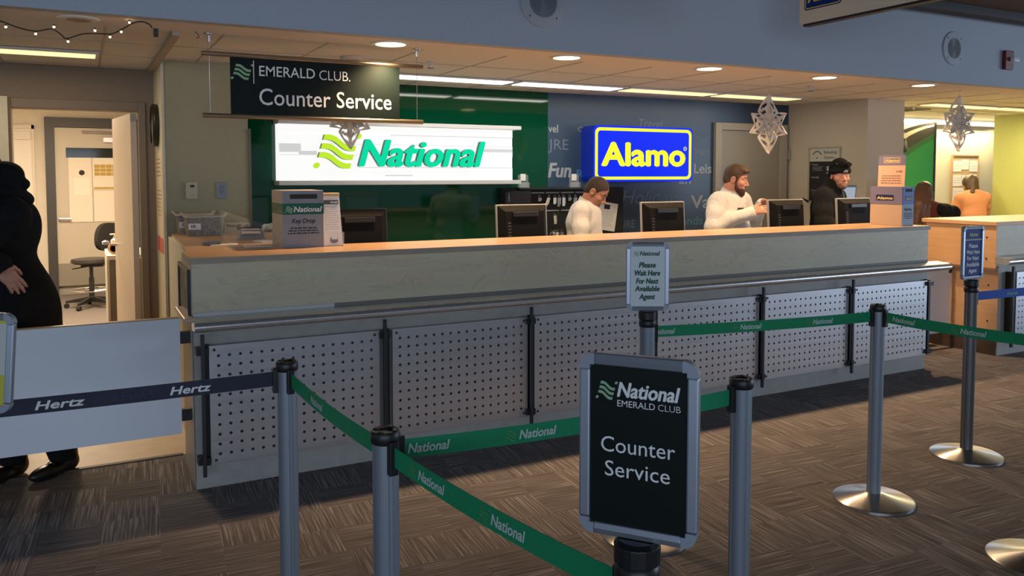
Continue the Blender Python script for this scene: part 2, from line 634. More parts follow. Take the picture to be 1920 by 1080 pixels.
# low ceiling behind the bulkhead
struct('ceiling_border', MB().box(-7, 15, 4.68, 4.97, 2.40, 2.46), CEIL_BORDER)
struct('ceiling', MB().box(-7, 15, 4.97, 8.6, 2.406, 2.46), CEIL)
tb = MB()
TBAR = mat('ceiling_tee_bar', (0.42, 0.40, 0.36), 0.6)
for y in (4.975, 5.585, 6.195, 6.50, 6.805):
    tb.box(-3.5, 0.53 if y != 6.5 else -3.4, y - 0.006, y + 0.006, 2.403, 2.41)
    tb.box(0.53, 12, y - 0.006, y + 0.006, 2.403, 2.41)
for k in range(-6, 20):
    x = 0.14 + 0.61 * k
    tb.box(x - 0.006, x + 0.006, 4.97, 6.96, 2.403, 2.41)
struct('trim_3', tb, TBAR)
struct('ceiling_office', MB().box(-3, 0.9, 7.0, 12.7, 2.62, 2.7), mat('office_ceiling', (0.6, 0.57, 0.5), 0.9))

# pillar wall between office lobby and counter, back walls
struct('wall_pillar', MB().box(0.53, 1.10, 6.30, 7.10, 0, 2.405, 0), [WALL_SAGE])
struct('wall_left', MB().box(0.512, 0.53, 6.28, 6.95, 0, 2.405), WALL_CREAM)
tr = MB().box(0.47, 0.512, 4.97, 6.95, 2.375, 2.40)
struct('trim_4', tr, mat('tan_ceiling_trim', (0.42, 0.36, 0.27), 0.6))
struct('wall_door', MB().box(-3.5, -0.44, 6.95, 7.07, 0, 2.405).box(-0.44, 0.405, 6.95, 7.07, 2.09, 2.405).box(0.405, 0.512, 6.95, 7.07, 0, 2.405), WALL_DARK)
FR = mat('brown_door_frame', (0.20, 0.145, 0.095), 0.5)
struct('trim_5', MB().box(-0.485, -0.435, 6.925, 7.09, 0, 2.155).box(0.40, 0.45, 6.925, 7.09, 0, 2.155).box(-0.435, 0.40, 6.925, 7.09, 2.085, 2.155), FR, bev=0.004)
struct('wall_green', MB().box(1.10, 4.065, 7.0, 7.1, 0, 2.405), GREEN_GLASS)
struct('trim_6', MB().box(1.098, 1.118, 6.285, 6.30, 0.9, 1.94), mat('dark_edge_strip', (0.16, 0.15, 0.10), 0.5))
struct('wall_blue', MB().box(4.065, 7.32, 7.0, 7.1, 0, 2.405), BLUE_WALL)
rw = MB().prism([(7.29, 7.02), (7.36, 5.97), (7.94, 5.97), (7.94, 7.9), (7.29, 7.9)], 0, 2.405)
struct('wall_right', rw, WALL_TAUPE)
struct('wall_cream', MB().box(7.9, 13.5, 7.85, 7.95, 0, 2.405), WALL_CREAM)
struct('wall_lime', MB().box(11.10, 11.28, 3.2, 6.95, 0, 2.405), nmat('lime_wall_paint', (0.38, 0.40, 0.13), (0.40, 0.42, 0.14), (30, 30, 30), 0.7))
# blue-wall door
door = MB()
door.box(6.165, 6.255, 6.955, 7.0, 0, 2.175).box(7.13, 7.24, 6.955, 7.0, 0, 2.175).box(6.255, 7.13, 6.955, 7.0, 2.095, 2.175)
struct('trim_7', door, mat('grey_door_frame', (0.36, 0.32, 0.26), 0.5), bev=0.004)
dl = struct('door_1', MB().box(6.258, 7.127, 6.975, 6.998, 0.005, 2.093), mat('grey_door_leaf', (0.30, 0.27, 0.22), 0.5))
for z in (0.35, 1.1, 1.78):
    MB().box(7.24, 7.262, 6.94, 6.97, z, z + 0.11).build('hinge', STEEL, dl)
# office shell
OFFW = nmat('office_wall_paint', (0.66, 0.60, 0.48), (0.69, 0.63, 0.51), (20, 20, 20), 0.7)
struct('wall_office_back', MB().box(-3, 0.9, 12.5, 12.6, 0, 2.65), OFFW)
struct('wall_office_right', MB().box(0.70, 0.80, 7.10, 12.5, 0, 2.65), OFFW)
struct('wall_office_left', MB().box(-2.2, -2.1, 7.07, 12.5, 0, 2.65), OFFW)
struct('baseboard_office', MB().box(-2.1, 0.7, 12.47, 12.5, 0, 0.12), mat('grey_baseboard', (0.30, 0.28, 0.24), 0.6))
# far office door: dark frame, leaf with glazed panel
struct('trim_8', MB().box(-0.41, -0.30, 12.40, 12.5, 0, 2.36).box(0.62, 0.70, 12.40, 12.5, 0, 2.36).box(-0.30, 0.62, 12.40, 12.5, 2.23, 2.36), mat('dark_grey_frame', (0.045, 0.045, 0.045), 0.5))
d2 = struct('door_2', MB().box(-0.298, 0.618, 12.43, 12.48, 0.12, 2.225), mat('beige_door_leaf', (0.50, 0.45, 0.36), 0.5))
MB().box(-0.17, 0.58, 12.42, 12.43, 1.83, 1.96).build('door_window', mat('dark_glass', (0.02, 0.025, 0.02), 0.1), d2)
MB().tube([(-0.27, 12.41, 1.02), (-0.27, 12.36, 1.02), (-0.13, 12.36, 1.02)], 0.014).build('door_handle', STEEL, d2)
cl = MB().box(0.28, 0.62, 12.37, 12.43, 2.04, 2.10)
cl.tube([(0.02, 12.36, 2.17), (0.45, 12.33, 2.17)], 0.012).build('door_closer', STEEL, d2)
w1 = struct('window_1', MB().box(-0.86, -0.545, 12.46, 12.5, 0.4, 2.22), mat('white_blind', (0.74, 0.70, 0.62), 0.6))
MB().box(-0.56, -0.53, 12.44, 12.5, 0.4, 2.25).box(-0.86, -0.53, 12.44, 12.5, 2.20, 2.25).build('window_frame', mat('pale_window_frame', (0.62, 0.56, 0.46), 0.5), w1)
MB().box(-0.86, -0.57, 12.43, 12.46, 2.06, 2.16).build('blind_box', mat('white_blind_box', (0.66, 0.62, 0.54), 0.5), w1)
# open office door leaf, hinged on the right jamb
od = struct('door_3', MB(at(0.395, 7.10, 0, math.radians(97))).box(0, 0.84, 0, 0.044, 0.01, 2.08), mat('cream_door_leaf', (0.62, 0.52, 0.40), 0.45))
MB(at(0.395, 7.10, 0, math.radians(97))).tube([(0.77, -0.0, 1.0), (0.77, 0.10, 1.0)], 0.012).lathe([(0.001, 0), (0.028, 0.005), (0.03, 0.03), (0.001, 0.04)], 12, (0.77, 0.13, 1.0)).build('door_knob', STEEL, od)
struct('trim_9', MB().box(-0.75, -0.452, 6.88, 6.92, 0, 2.16), WALL_CREAM)
# far-left corner piece of wall beside the office door
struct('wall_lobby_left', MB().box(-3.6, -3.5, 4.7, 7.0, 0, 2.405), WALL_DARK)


# ------------------------------------------------------------------ wall graphics on the blue panel
def word(s, x0, x1, z0, h, col, bold=0.0, it=0.0, op=1.0):
    mb = MB(frame((0, 6.9995, 0), (1, 0, 0)))
    text(mb, s, x0, z0, h, x1 - x0, bold, it)
    return mb, col


WG1 = mat('wall_word_bright', (0.36, 0.39, 0.40), 0.5)
WG2 = mat('wall_word_mid', (0.15, 0.19, 0.24), 0.5)
WG3 = mat('wall_word_faint', (0.085, 0.125, 0.18), 0.5)
WG4 = mat('wall_word_teal', (0.08, 0.22, 0.30), 0.5)
gr = thing('wall_lettering', 'scattered holiday words in pale and grey lettering across the slate blue wall', 'wall lettering', (5.5, 7.0, 1.6))
for s, x0, x1, z0, h, col, b, it in (
        ('vel', 4.068, 4.18, 2.02, 0.075, WG1, 0.01, 0), ('on', 4.41, 4.56, 2.03, 0.085, WG2, 0, 0),
        ('Travel', 5.16, 5.47, 2.10, 0.085, WG2, 0, 0.25), ('Scenic', 5.87, 6.09, 2.02, 0.07, WG3, 0, 0.25),
        ('JRE', 4.07, 4.30, 1.85, 0.105, WG2, 0, 0), ('Fun', 4.07, 4.34, 1.58, 0.14, WG1, 0.03, 0.2),
        ('R', 4.40, 4.475, 1.57, 0.085, WG4, 0.02, 0), ('ven', 5.885, 6.10, 1.815, 0.10, WG2, 0.01, 0),
        ('Leis', 5.90, 6.145, 1.62, 0.105, WG1, 0.02, 0), ('an', 5.69, 5.86, 1.505, 0.085, WG1, 0.02, 0),
        ('Scenic', 5.08, 5.345, 1.44, 0.07, WG3, 0, 0.25), ('Holiday', 4.95, 5.66, 1.30, 0.15, WG2, -0.012, 0.28),
        ('Va', 5.86, 6.14, 1.24, 0.14, WG1, 0.025, 0), ('URE', 4.93, 5.12, 1.05, 0.085, WG2, 0, 0),
        ('ends', 5.73, 6.03, 1.06, 0.09, WG4, 0.01, 0)):
    mb, col = word(s, x0, x1, z0, h, col, b, it)
    mb.build('word', col, gr)

# ------------------------------------------------------------------ main service counter
YF = 4.373
XL, XR = 0.478, 6.15
ctr = thing('service_counter', 'long maple-faced service counter with a steel rail and perforated steel panels', 'counter', (3.3, 4.6, 0))
MB().box(XL, XR, YF, 4.80, 0.88, 1.152).build('front_panel', MAPLE, ctr)
MB().box(XL + 0.002, XR - 0.002, YF, 4.80, 0.0, 0.88).build('lower_body', LAM_GREY, ctr)
MB().box(0.535, 1.3, 4.80, 6.295, 0, 1.165).build('return_panel', WALL_CREAM, ctr)
rl = MB()
prof = [(YF, 0.890), (YF, 0.828), (4.285, 0.822), (4.264, 0.824), (4.248, 0.833), (4.242, 0.846), (4.244, 0.858), (4.252, 0.869), (4.266, 0.877), (4.285, 0.880), (4.36, 0.884)]
n = len(prof)
rl.add([(XL - 0.005, *p) for p in prof] + [(XR + 0.13, *p) for p in prof], [(i, (i + 1) % n, (i + 1) % n + n, i + n) for i in range(n)] + [list(range(n))[::-1], list(range(n, 2 * n))])
rl.build('rail', RAILM, ctr, smooth=True)
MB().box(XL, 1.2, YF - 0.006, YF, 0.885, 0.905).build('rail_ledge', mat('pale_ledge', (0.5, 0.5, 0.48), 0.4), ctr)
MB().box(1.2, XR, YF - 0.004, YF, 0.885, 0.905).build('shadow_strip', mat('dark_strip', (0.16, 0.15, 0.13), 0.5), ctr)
er = MB().box(0.43, XL, 4.30, 4.74, 0.868, 0.892)
er.build('end_ledge', mat('tan_ledge', (0.55, 0.42, 0.28), 0.4), ctr, bev=0.006)
MB().box(0.474, XL, YF + 0.01, 4.80, 0.895, 1.15).build('end_panel', mat('tan_end_panel', (0.46, 0.40, 0.30), 0.5), ctr)
MB().box(0.474, XL, YF + 0.02, 4.80, 0.02, 0.865).build('end_panel', mat('grey_tan_end_panel', (0.40, 0.35, 0.27), 0.5), ctr)
panels = [(0.546, 1.436), (1.513, 2.371), (2.419, 3.262), (3.352, 4.249), (4.305, 5.165), (5.23, 6.083)]
Z0, Z1 = 0.132, 0.742
YP = 4.322


def perforated(x0, x1):
    mb = MB()
    W, H = x1 - x0, Z1 - Z0
    nx, ny = 16, 11
    px, py = W / 16.7, H / 12.1
    ox, oz = (W - nx * px) / 2, (H - ny * py) / 2
    r, th, K = 0.0082, 0.0035, 12
    for j in range(ny):
        for i in range(nx):
            cx, cz = x0 + ox + (i + .5) * px, Z0 + oz + (j + .5) * py
            sq, hole = [], []
            for k in range(K):
                a = 2 * PI * k / K
                c, s_ = math.cos(a), math.sin(a)
                q = max(abs(c), abs(s_))
                sq.append((cx + px / 2 * c / q, YP, cz + py / 2 * s_ / q))
                hole.append((cx + r * c, YP, cz + r * s_))
            back = [(p[0], YP + th, p[2]) for p in hole]
            # corners
            cor = [(cx + px / 2 * a, YP, cz + py / 2 * b) for a, b in ((1, 1), (-1, 1), (-1, -1), (1, -1))]
            base = sq + hole + back + cor
            fs = [(k, (k + 1) % K, K + (k + 1) % K, K + k) for k in range(K)]
            fs += [(K + k, K + (k + 1) % K, 2 * K + (k + 1) % K, 2 * K + k) for k in range(K)]
            for c_, (k0, k1) in enumerate(((1, 2), (4, 5), (7, 8), (10, 11))):
                fs.append((k0, 3 * K + c_, k1))
            mb.add(base, fs, 0)
    xa, xb, za, zb = x0 + ox, x1 - ox, Z0 + oz, Z1 - oz
    for a, b, c, d in ((x0, xa, Z0, Z1), (xb, x1, Z0, Z1), (xa, xb, Z0, za), (xa, xb, zb, Z1)):
        mb.add([(a, YP, c), (b, YP, c), (b, YP, d), (a, YP, d)], [(0, 1, 2, 3)])
    # edges
    for a, b in (((x0, Z0), (x1, Z0)), ((x1, Z0), (x1, Z1)), ((x1, Z1), (x0, Z1)), ((x0, Z1), (x0, Z0))):
        mb.add([(a[0], YP, a[1]), (b[0], YP, b[1]), (b[0], YP + th, b[1]), (a[0], YP + th, a[1])], [(0, 1, 2, 3)])
    return mb


scr = None
for x0, x1 in panels:
    pn = perforated(x0, x1).build('perforated_panel', PERF, ctr)
    for sx in (x0 + 0.025, x1 - 0.025):
        for sz in (Z0 + 0.022, Z1 - 0.022):
            if scr is None:
                scr = MB().lathe([(0.008, 0), (0.006, 0.004), (0.001, 0.005)], 8, M=Matrix.Rotation(PI / 2, 4, 'X')).build('screw', DARK_STEEL, None)
                s_ = scr
            else:
                s_ = scr.copy(); COL.objects.link(s_)
            s_.location = (sx, YP, sz)
            s_.parent = pn
            s_.matrix_parent_inverse = world_mat(pn).inverted()
            # spacer bracket behind the panel is part of the bars below
for k, xb in enumerate((0.514, 1.462, 2.386, 3.30, 4.268, 5.186, 6.104)):
    if k < 6:
        MB().box(xb - 0.010, xb + 0.008, 4.288, 4.306, 0.085, 0.805).build('post_bar', DARK_STEEL, ctr, bev=0.002)
    br = MB()
    for z in (0.145, 0.70):
        br.box(xb - 0.030, xb + 0.030, 4.300, YF, z, z + 0.035)
    br.box(xb + 0.012, xb + 0.036, 4.33, YF, 0.13, 0.745)
    br.build('bracket', BLACK, ctr)
# worktop: narrow shelf along the front, deep return along the pillar wall
wt = MB()
poly = [(0.47, 4.362), (6.165, 4.362), (6.165, 4.86), (1.34, 4.86), (1.34, 6.296), (0.556, 6.296), (0.535, 5.4), (0.50, 4.80), (0.47, 4.74)]
wt.prism(poly, 1.152, 1.184, 0, side=1)
top = wt.build('worktop', [WOOD_TOP, WOOD_EDGE], bev=0.003)
tag(top, 'orange maple worktop lying along the top of the long service counter', 'worktop')
# framed notice on the counter's end
nt_ = thing('picture_frame', 'dark framed notice mounted on the end of the long counter above its ledge', 'frame', (0.474, 4.62, 0.99))
MF = frame((0.473, 4.86, 0.862), (0, -1, 0))
ring(m_ := MB(MF), [(0, 0), (0.46, 0), (0.46, 0.262), (0, 0.262)], [(0.02, 0.02), (0.44, 0.02), (0.44, 0.242), (0.02, 0.242)], 0, 0.014)
m_.build('border', BLACK, nt_)
m_ = MB(MF).box(0.018, 0.442, 0.018, 0.244, 0.001, 0.006)
m_.build('picture', mat('dim_print', (0.075, 0.072, 0.065), 0.5), nt_)
m_ = MB(MF); lines_block(m_, 0.05, 0.4, 0.115, 5, 0.018, 0.007, z=0.0068, seed=3)
m_.add([(0.25, 0.15, 0.0068), (0.40, 0.15, 0.0068), (0.40, 0.225, 0.0068), (0.25, 0.225, 0.0068)], [(0, 1, 2, 3)])
m_.build('print', mat('dim_pale_print', (0.22, 0.21, 0.19), 0.6), nt_)
# swing gates
gt = thing('swing_gate', 'wide white gate panel closing the opening beside the long counter', 'gate', (-0.6, 4.46, 0.28))
MB().box(-1.6, 0.425, 4.45, 4.478, 0.277, 0.872).build('panel', WHITE_LAM, gt)
MB().box(-1.6, 0.425, 4.449, 4.479, 0.872, 0.878).build('edge_strip', mat('orange_edge', (0.5, 0.32, 0.18), 0.5), gt)
for z in (0.74, 0.34):
    MB().box(0.425, 0.473, 4.455, 4.49, z, z + 0.06).build('hinge', BLACK, gt)
gt2 = thing('swing_gate', 'small white gate panel in the gap between the two counters', 'gate', (6.6, 4.8, 0.2))
MB().box(6.17, 7.075, 4.79, 4.815, 0.155, 0.80).build('panel', WHITE_LAM, gt2)
MB().box(7.045, 7.075, 4.78, 4.79, 0.70, 0.76).build('latch', BLACK, gt2)
# second counter beyond the gap
c2 = thing('service_counter', 'second counter beyond the gap with an orange wooden end panel', 'counter', (8.4, 4.7, 0))
MB().box(7.10, 11.09, 4.385, 5.06, 0.80, 1.155).build('front_panel', MAPLE, c2)
MB().box(7.14, 11.09, 4.385, 5.06, 0.0, 0.80).build('lower_body', LAM_GREY, c2)
MB().box(7.085, 7.10, 4.385, 5.06, 0.78, 1.155).build('end_panel', WOOD_ORANGE, c2)
MB().box(7.13, 7.14, 4.385, 5.06, 0.20, 0.80).build('end_panel', WOOD_ORANGE, c2)
MB().box(7.125, 7.14, 4.385, 5.2, 0.0, 0.20).build('plinth', WOOD_DARK, c2)
MB().box(7.08, 7.13, 4.385, 5.06, 0.762, 0.782).build('end_ledge', mat('brown_ledge', (0.28, 0.16, 0.08), 0.5), c2)
rl = MB()
rl.add([(7.06, *p) for p in prof] + [(11.09, *p) for p in prof], [(i, (i + 1) % n, (i + 1) % n + n, i + n) for i in range(n)] + [list(range(n))[::-1], list(range(n, 2 * n))])
rl.build('rail', RAILM, c2, smooth=True)
pp = perforated(7.30, 8.16); pp.build('perforated_panel', PERF, c2)
MB().box(7.20, 7.225, 4.29, 4.31, 0.085, 0.80).build('post_bar', DARK_STEEL, c2)
MB().box(7.235, 7.27, 4.33, 4.385, 0.13, 0.745).build('bracket', BLACK, c2)
for z in (0.30, 0.62, 0.86, 1.05):
    MB().lathe([(0.009, 0), (0.006, 0.005), (0.001, 0.006)], 8, M=Matrix.Translation((7.085 if z > 0.8 else 7.13, 4.47, z)) @ Matrix.Rotation(-PI / 2, 4, 'Y')).build('bolt', DARK_STEEL, c2)
tag(MB().box(7.07, 11.095, 4.375, 5.10, 1.155, 1.19).build('worktop', [WOOD_ORANGE], bev=0.003), 'orange maple worktop on the second counter beyond the gap', 'worktop')
# staff desk behind the long counter
dk = thing('staff_desk', 'low staff desk running behind the long service counter', 'desk', (3.6, 5.2, 0))
MB().box(1.36, 6.1, 4.87, 5.28, 0.72, 0.755).build('desk_top', mat('grey_desk_top', (0.35, 0.33, 0.30), 0.5), dk)
for x in (1.4, 3.0, 4.6, 6.0):
    MB().box(x, x + 0.04, 4.9, 5.26, 0, 0.72).build('leg', LAM_GREY, dk)

# ------------------------------------------------------------------ lit wall signs
# white light box with raised letters
sg = thing('illuminated_sign', 'wide lit white wall sign with raised teal lettering and a lime wave emblem', 'sign', (2.5, 6.9, 1.78))
lb = MB()
# slatted face of overlapping boards
bz = [1.553, 1.665, 1.765, 1.86, 1.945, 2.02]
for i in range(5):
    lb.box(1.44, 3.60, 6.862 + 0.006 * (i % 2), 6.995, bz[i], bz[i + 1], 0)
lb.build('light_box', SIGN_LIT, sg)
MB().box(1.425, 3.662, 6.80, 6.995, 2.02, 2.055).build('top_cap', mat('pale_cap', (0.62, 0.62, 0.60), 0.5), sg, bev=0.003)
MB().box(1.425, 3.662, 6.80, 6.995, 1.515, 1.552).build('bottom_cap', mat('pale_cap', (0.62, 0.62, 0.60), 0.5), sg, bev=0.003)
sl = MB()
for x0, x1, z0, z1 in ((1.442, 1.62, 1.79, 1.86), (1.60, 1.75, 1.77, 1.80), (3.25, 3.598, 1.81, 1.84), (2.35, 2.60, 1.59, 1.60), (2.1, 3.58, 1.662, 1.668), (1.442, 2.1, 1.765, 1.769), (1.8, 3.598, 1.86, 1.864), (2.4, 3.598, 1.942, 1.950)):
    sl.box(x0, x1, 6.858, 6.863, z0, z1)
sl.build('slat', SIGN_LIT_DIM, sg)
MS = frame((0, 6.80, 0), (1, 0, 0))
mb = MB(MS)
flag(mb, 1.745, 1.655, 0.295, 0.335, z=0, mi=0, thick=0.05, it=0.2, side=1)
mb.build('emblem', [LIME_LIT, mat('lime_emblem_side', (0.14, 0.22, 0.02), 0.5)], sg)
mb = MB(MS)
text(mb, 'National', 2.10, 1.680, 0.225, 1.20, bold=0.035, it=0.27, z=0, mi=0, thick=0.05, side=1)
mb.build('lettering', [TEAL_LIT, TEAL_SIDE], sg)
# blue light box
sb = thing('illuminated_sign', 'lit blue box sign with yellow lettering and rounded yellow border', 'sign', (5.07, 6.9, 1.8))
MA = frame((0, 6.78, 0), (1, 0, 0))
MB(MA).prism(rrect(4.452, 5.692, 1.533, 2.088, 0.05), -0.215, 0, 0, side=1).build('light_box', [BLUE_LIT, mat('blue_box_side', (0.006, 0.02, 0.24), 0.4, emit=0.12, emit_col=(0, 0.03, 0.8))], sb, smooth=True)
mb = MB(MA)
ring(mb, rrect(4.472, 5.672, 1.553, 2.068, 0.055), rrect(4.502, 5.642, 1.583, 2.038, 0.035), 0.0, 0.004)
mb.build('border', YEL_LIT, sb)
mb = MB(MA)
text(mb, 'Alamo', 4.553, 1.697, 0.228, 1.055, bold=0.05, z=0.004)
mb.build('lettering', YEL_LIT, sb)
mb = MB(MA)
text(mb, 'R', 5.583, 1.862, 0.02, z=0.004)
ring(mb, [(5.59 + 0.022 * math.cos(2 * PI * i / 16), 1.872 + 0.022 * math.sin(2 * PI * i / 16)) for i in range(16)], [(5.59 + 0.018 * math.cos(2 * PI * i / 16), 1.872 + 0.018 * math.sin(2 * PI * i / 16)) for i in range(16)], 0.002, 0.004)
mb.build('mark', YEL_LIT, sb)

# ------------------------------------------------------------------ hanging club sign
hs = thing('hanging_sign', 'dark green hanging sign on two rails lettered Counter Service', 'sign', (1.28, 4.95, 2.1))
ytx = 4.95
MB().box(0.772, 1.79, 4.942, 4.958, 1.945, 2.28).build('panel', SIGN_BLACK, hs)
bars = mat('bronze_rail', (0.32, 0.27, 0.20), 0.3, 0.9)
for z in (2.286, 1.938):
    MB().tube([(0.618, ytx, z), (1.948, ytx, z)], 0.0145, 10).build('rail', bars, hs, smooth=True)
for x in (0.66, 1.91):
    MB().tube([(x, ytx, 1.95), (x, ytx, 2.39)], 0.0018, 5).build('cable', STEEL, hs)
    MB().lathe([(0.028, 0), (0.028, -0.008), (0.010, -0.012), (0.010, -0.05), (0.001, -0.052)], 12, (x, ytx, 2.399)).build('ceiling_mount', STEEL, hs, smooth=True)
MH = frame((0, 4.942, 0), (1, 0, 0))
mb = MB(MH); flag(mb, 0.785, 2.148, 0.092, 0.105, it=0.2); mb.build('emblem', GREEN_LOGO, hs)
mb = MB(MH)
mb.box(0.8985, 0.903, 2.128, 2.26, 0, 0.001)
text(mb, 'EMERALD', 0.932, 2.175, 0.060, 0.325, bold=0.004)
text(mb, 'CLUB.', 1.283, 2.170, 0.060, 0.19, bold=-0.008)
text(mb, 'Counter Service', 0.930, 2.008, 0.098, 0.805, bold=0.004)
mb.build('lettering', WHITE, hs)

# beige directional sign hanging in the hall, seen edge-on
hb_ = thing('hanging_sign', 'beige hanging board with a blue emblem near the dark hall ceiling', 'sign', (4.30, 3.4, 2.8))
MB().box(4.30, 4.36, 2.5, 4.05, 2.605, 2.96).build('board', mat('beige_board', (0.74, 0.69, 0.55), 0.6), hb_)
MB().box(4.305, 4.36, 2.5, 4.02, 2.590, 2.605).build('edge_strip', DARK_STEEL, hb_)
MK = frame((4.2995, 4.05, 2.605), (0, -1, 0))
mb = MB(MK); mb.prism(rrect(0.045, 0.345, 0.085, 0.245, 0.02), 0, 0.002); mb.build('emblem', BLUE_FACE, hb_)
mb = MB(MK)
ring(mb, rrect(0.052, 0.338, 0.092, 0.238, 0.018), rrect(0.058, 0.332, 0.098, 0.232, 0.014), 0.002, 0.003)
text(mb, 'Alamo', 0.075, 0.135, 0.065, 0.245, bold=0.06, z=0.003)
mb.build('lettering', YELLOW_PRINT, hb_)
for y in (2.75, 3.8):
    MB().tube([(4.33, y, 2.95), (4.33, y, 3.02)], 0.006, 6).build('hanger', DARK_STEEL, hb_)

# ------------------------------------------------------------------ ceiling fixtures
dl_where = ['above the hanging club sign', 'between the club sign and the lit blue sign', 'in front of the lit blue sign', 'above the paper star', 'nearest the narrow wall end']
for i, x in enumerate((1.692, 2.947, 4.20, 5.42, 6.66)):
    t = thing('downlight', 'round warm recessed ceiling light ' + dl_where[i], 'ceiling light', (x, 4.825, 2.40), group='recessed downlights along the soffit')
    mb = MB(); ring(mb, [(0.118 * math.cos(a), 0.118 * math.sin(a)) for a in [2 * PI * k / 32 for k in range(32)]], [(0.092 * math.cos(a), 0.092 * math.sin(a)) for a in [2 * PI * k / 32 for k in range(32)]], -0.008, 0.0)
    o = mb.build('trim_ring', mat('warm_white_trim', (0.7, 0.62, 0.5), 0.4), None); o.parent = t
    o = MB().lathe([(0.001, -0.012), (0.05, -0.011), (0.085, -0.006), (0.092, -0.002), (0.092, 0.0)], 28).build('lens', LAMP_WARM, None, smooth=True); o.parent = t
    d = bpy.data.lights.new('downlight_lamp', 'SPOT')
    d.energy = 120; d.color = WARM; d.spot_size = math.radians(132); d.spot_blend = 1.0; d.shadow_soft_size = 0.035
    lo = bpy.data.objects.new('lamp', d); COL.objects.link(lo); lo.parent = t; lo.location = (0, 0, -0.03)
fl_where = ['over the lettered white sign', 'over the gap between the two lit signs', 'over the lit blue sign', 'over the grey door']
for i in range(4):
    x0 = 2.22 + 1.13 * i
    t = thing('fluorescent_light', 'long recessed fluorescent fitting ' + fl_where[i], 'ceiling light', (x0 + 0.55, 6.35, 2.40), group='fluorescent row above the staff area')
    MB().box(x0, x0 + 1.10, 6.20, 6.49, 2.392, 2.402).build('housing', mat('fitting_white', (0.6, 0.58, 0.52), 0.5), t)
    MB().box(x0 + 0.03, x0 + 1.06, 6.235, 6.455, 2.386, 2.393).build('diffuser', LAMP_WHITE if i < 2 else LAMP_YEL, t)
    a = area_light('lamp', (x0 + 0.55, 6.345, 2.38), (0, 0, 0), 1.05, 0.2, 7.5 if i < 2 else 5.5, (1, 0.93, 0.80) if i < 2 else FLUO)
    setparent(a, t)
t = thing('fluorescent_light', 'warm fluorescent fitting over the office doorway', 'ceiling light', (-0.42, 6.19, 2.4))
MB().box(-1.05, 0.13, 6.05, 6.33, 2.390, 2.403).build('housing', mat('fitting_white', (0.6, 0.58, 0.52), 0.5), t)
MB().box(-1.03, 0.105, 6.10, 6.28, 2.384, 2.391).build('diffuser', LAMP_YEL, t)
a = area_light('lamp', (-0.42, 6.19, 2.375), (0, 0, 0), 1.0, 0.2, 7, (1, 0.74, 0.42)); setparent(a, t)
# more fittings over the lime-walled room
for i, (x0, x1, y) in enumerate(((8.45, 9.62, 6.07), (9.66, 10.9, 6.05))):
    t = thing('fluorescent_light', ('fluorescent fitting just past the narrow wall end' if i == 0 else 'fluorescent fitting beside the lime wall'), 'ceiling light', ((x0 + x1) / 2, y, 2.4), group='fluorescent row by the lime wall')
    MB().box(x0, x1, y - 0.13, y + 0.13, 2.392, 2.402).build('housing', mat('fitting_white', (0.6, 0.58, 0.52), 0.5), t)
    MB().box(x0 + 0.02, x1 - 0.02, y - 0.10, y + 0.10, 2.386, 2.393).build('diffuser', LAMP_YEL, t)
    a = area_light('lamp', ((x0 + x1) / 2, y, 2.38), (0, 0, 0), 1.1, 0.2, 34, (1, 0.84, 0.46)); setparent(a, t)
t = thing('cove_light', 'thin glowing cove light strip at the top of the cream wall', 'ceiling light', (10.4, 7.8, 2.38))
MB().box(8.0, 12.4, 7.74, 7.845, 2.335, 2.345).build('shelf', mat('fitting_white', (0.6, 0.58, 0.52), 0.5), t)
MB().box(8.0, 12.4, 7.735, 7.745, 2.345, 2.395).build('diffuser', emis('cove_glow', (1.0, 0.90, 0.66), 2.2), t)
a = area_light('lamp', (10.4, 7.70, 2.36), (math.radians(-20), 0, 0), 4.2, 0.06, 125, (1, 0.80, 0.44)); setparent(a, t)
# office ceiling light (seen only by its glow)
t = thing('fluorescent_light', 'office ceiling fitting behind the doorway wall', 'ceiling light', (-0.4, 9.6, 2.6))
MB().box(-0.7, -0.1, 9.0, 10.2, 2.60, 2.6195).build('diffuser', LAMP_WHITE, t)
a = area_light('lamp', (-0.4, 9.6, 2.58), (0, 0, 0), 0.6, 1.2, 185, (1, 0.77, 0.55)); setparent(a, t)

# bulkhead speakers, fire alarm
SPK = nmat('speaker_ring_grey', (0.36, 0.39, 0.43), (0.38, 0.41, 0.45), (60, 60, 60), 0.6)
SPG = mat('speaker_grille', (0.15, 0.16, 0.18), 0.6)
for x, z, r, where in ((2.63, 2.70, 0.165, 'on the bulkhead over the two lit signs'), (6.73, 2.695, 0.145, 'on the bulkhead beside the red alarm box')):
    t = thing('wall_speaker', 'round grey speaker ' + where, 'speaker', (x, 4.6, z), group='bulkhead speakers')
    Mx = frame((x, 4.6, z), (1, 0, 0))
    MB(Mx).lathe([(r, 0), (r, 0.006), (r * 0.97, 0.010), (r * 0.62, 0.012), (r * 0.60, 0.006), (0.001, 0.006)], 36).build('mounting_plate', SPK, t, smooth=True)
    g = MB(Mx)
    for k in range(1, 9):
        rr = r * 0.58 * k / 8
        ring(g, [(rr * math.cos(2 * PI * i / 28), rr * math.sin(2 * PI * i / 28)) for i in range(28)], [((rr - r * .045) * math.cos(2 * PI * i / 28), (rr - r * .045) * math.sin(2 * PI * i / 28)) for i in range(28)], 0.006, 0.010)
    g.build('grille', SPG, t)
    for k in range(4):
        a_ = PI / 4 + k * PI / 2
        MB(Mx).lathe([(0.006, 0.011), (0.001, 0.014)], 8, (r * .84 * math.cos(a_), r * .84 * math.sin(a_), 0)).build('screw', DARK_STEEL, t)
t = thing('fire_alarm', 'dark red fire alarm box with a clear strobe on the bulkhead', 'fire alarm', (7.49, 4.6, 2.64))
Mx = frame((7.49, 4.6, 2.64), (1, 0, 0))
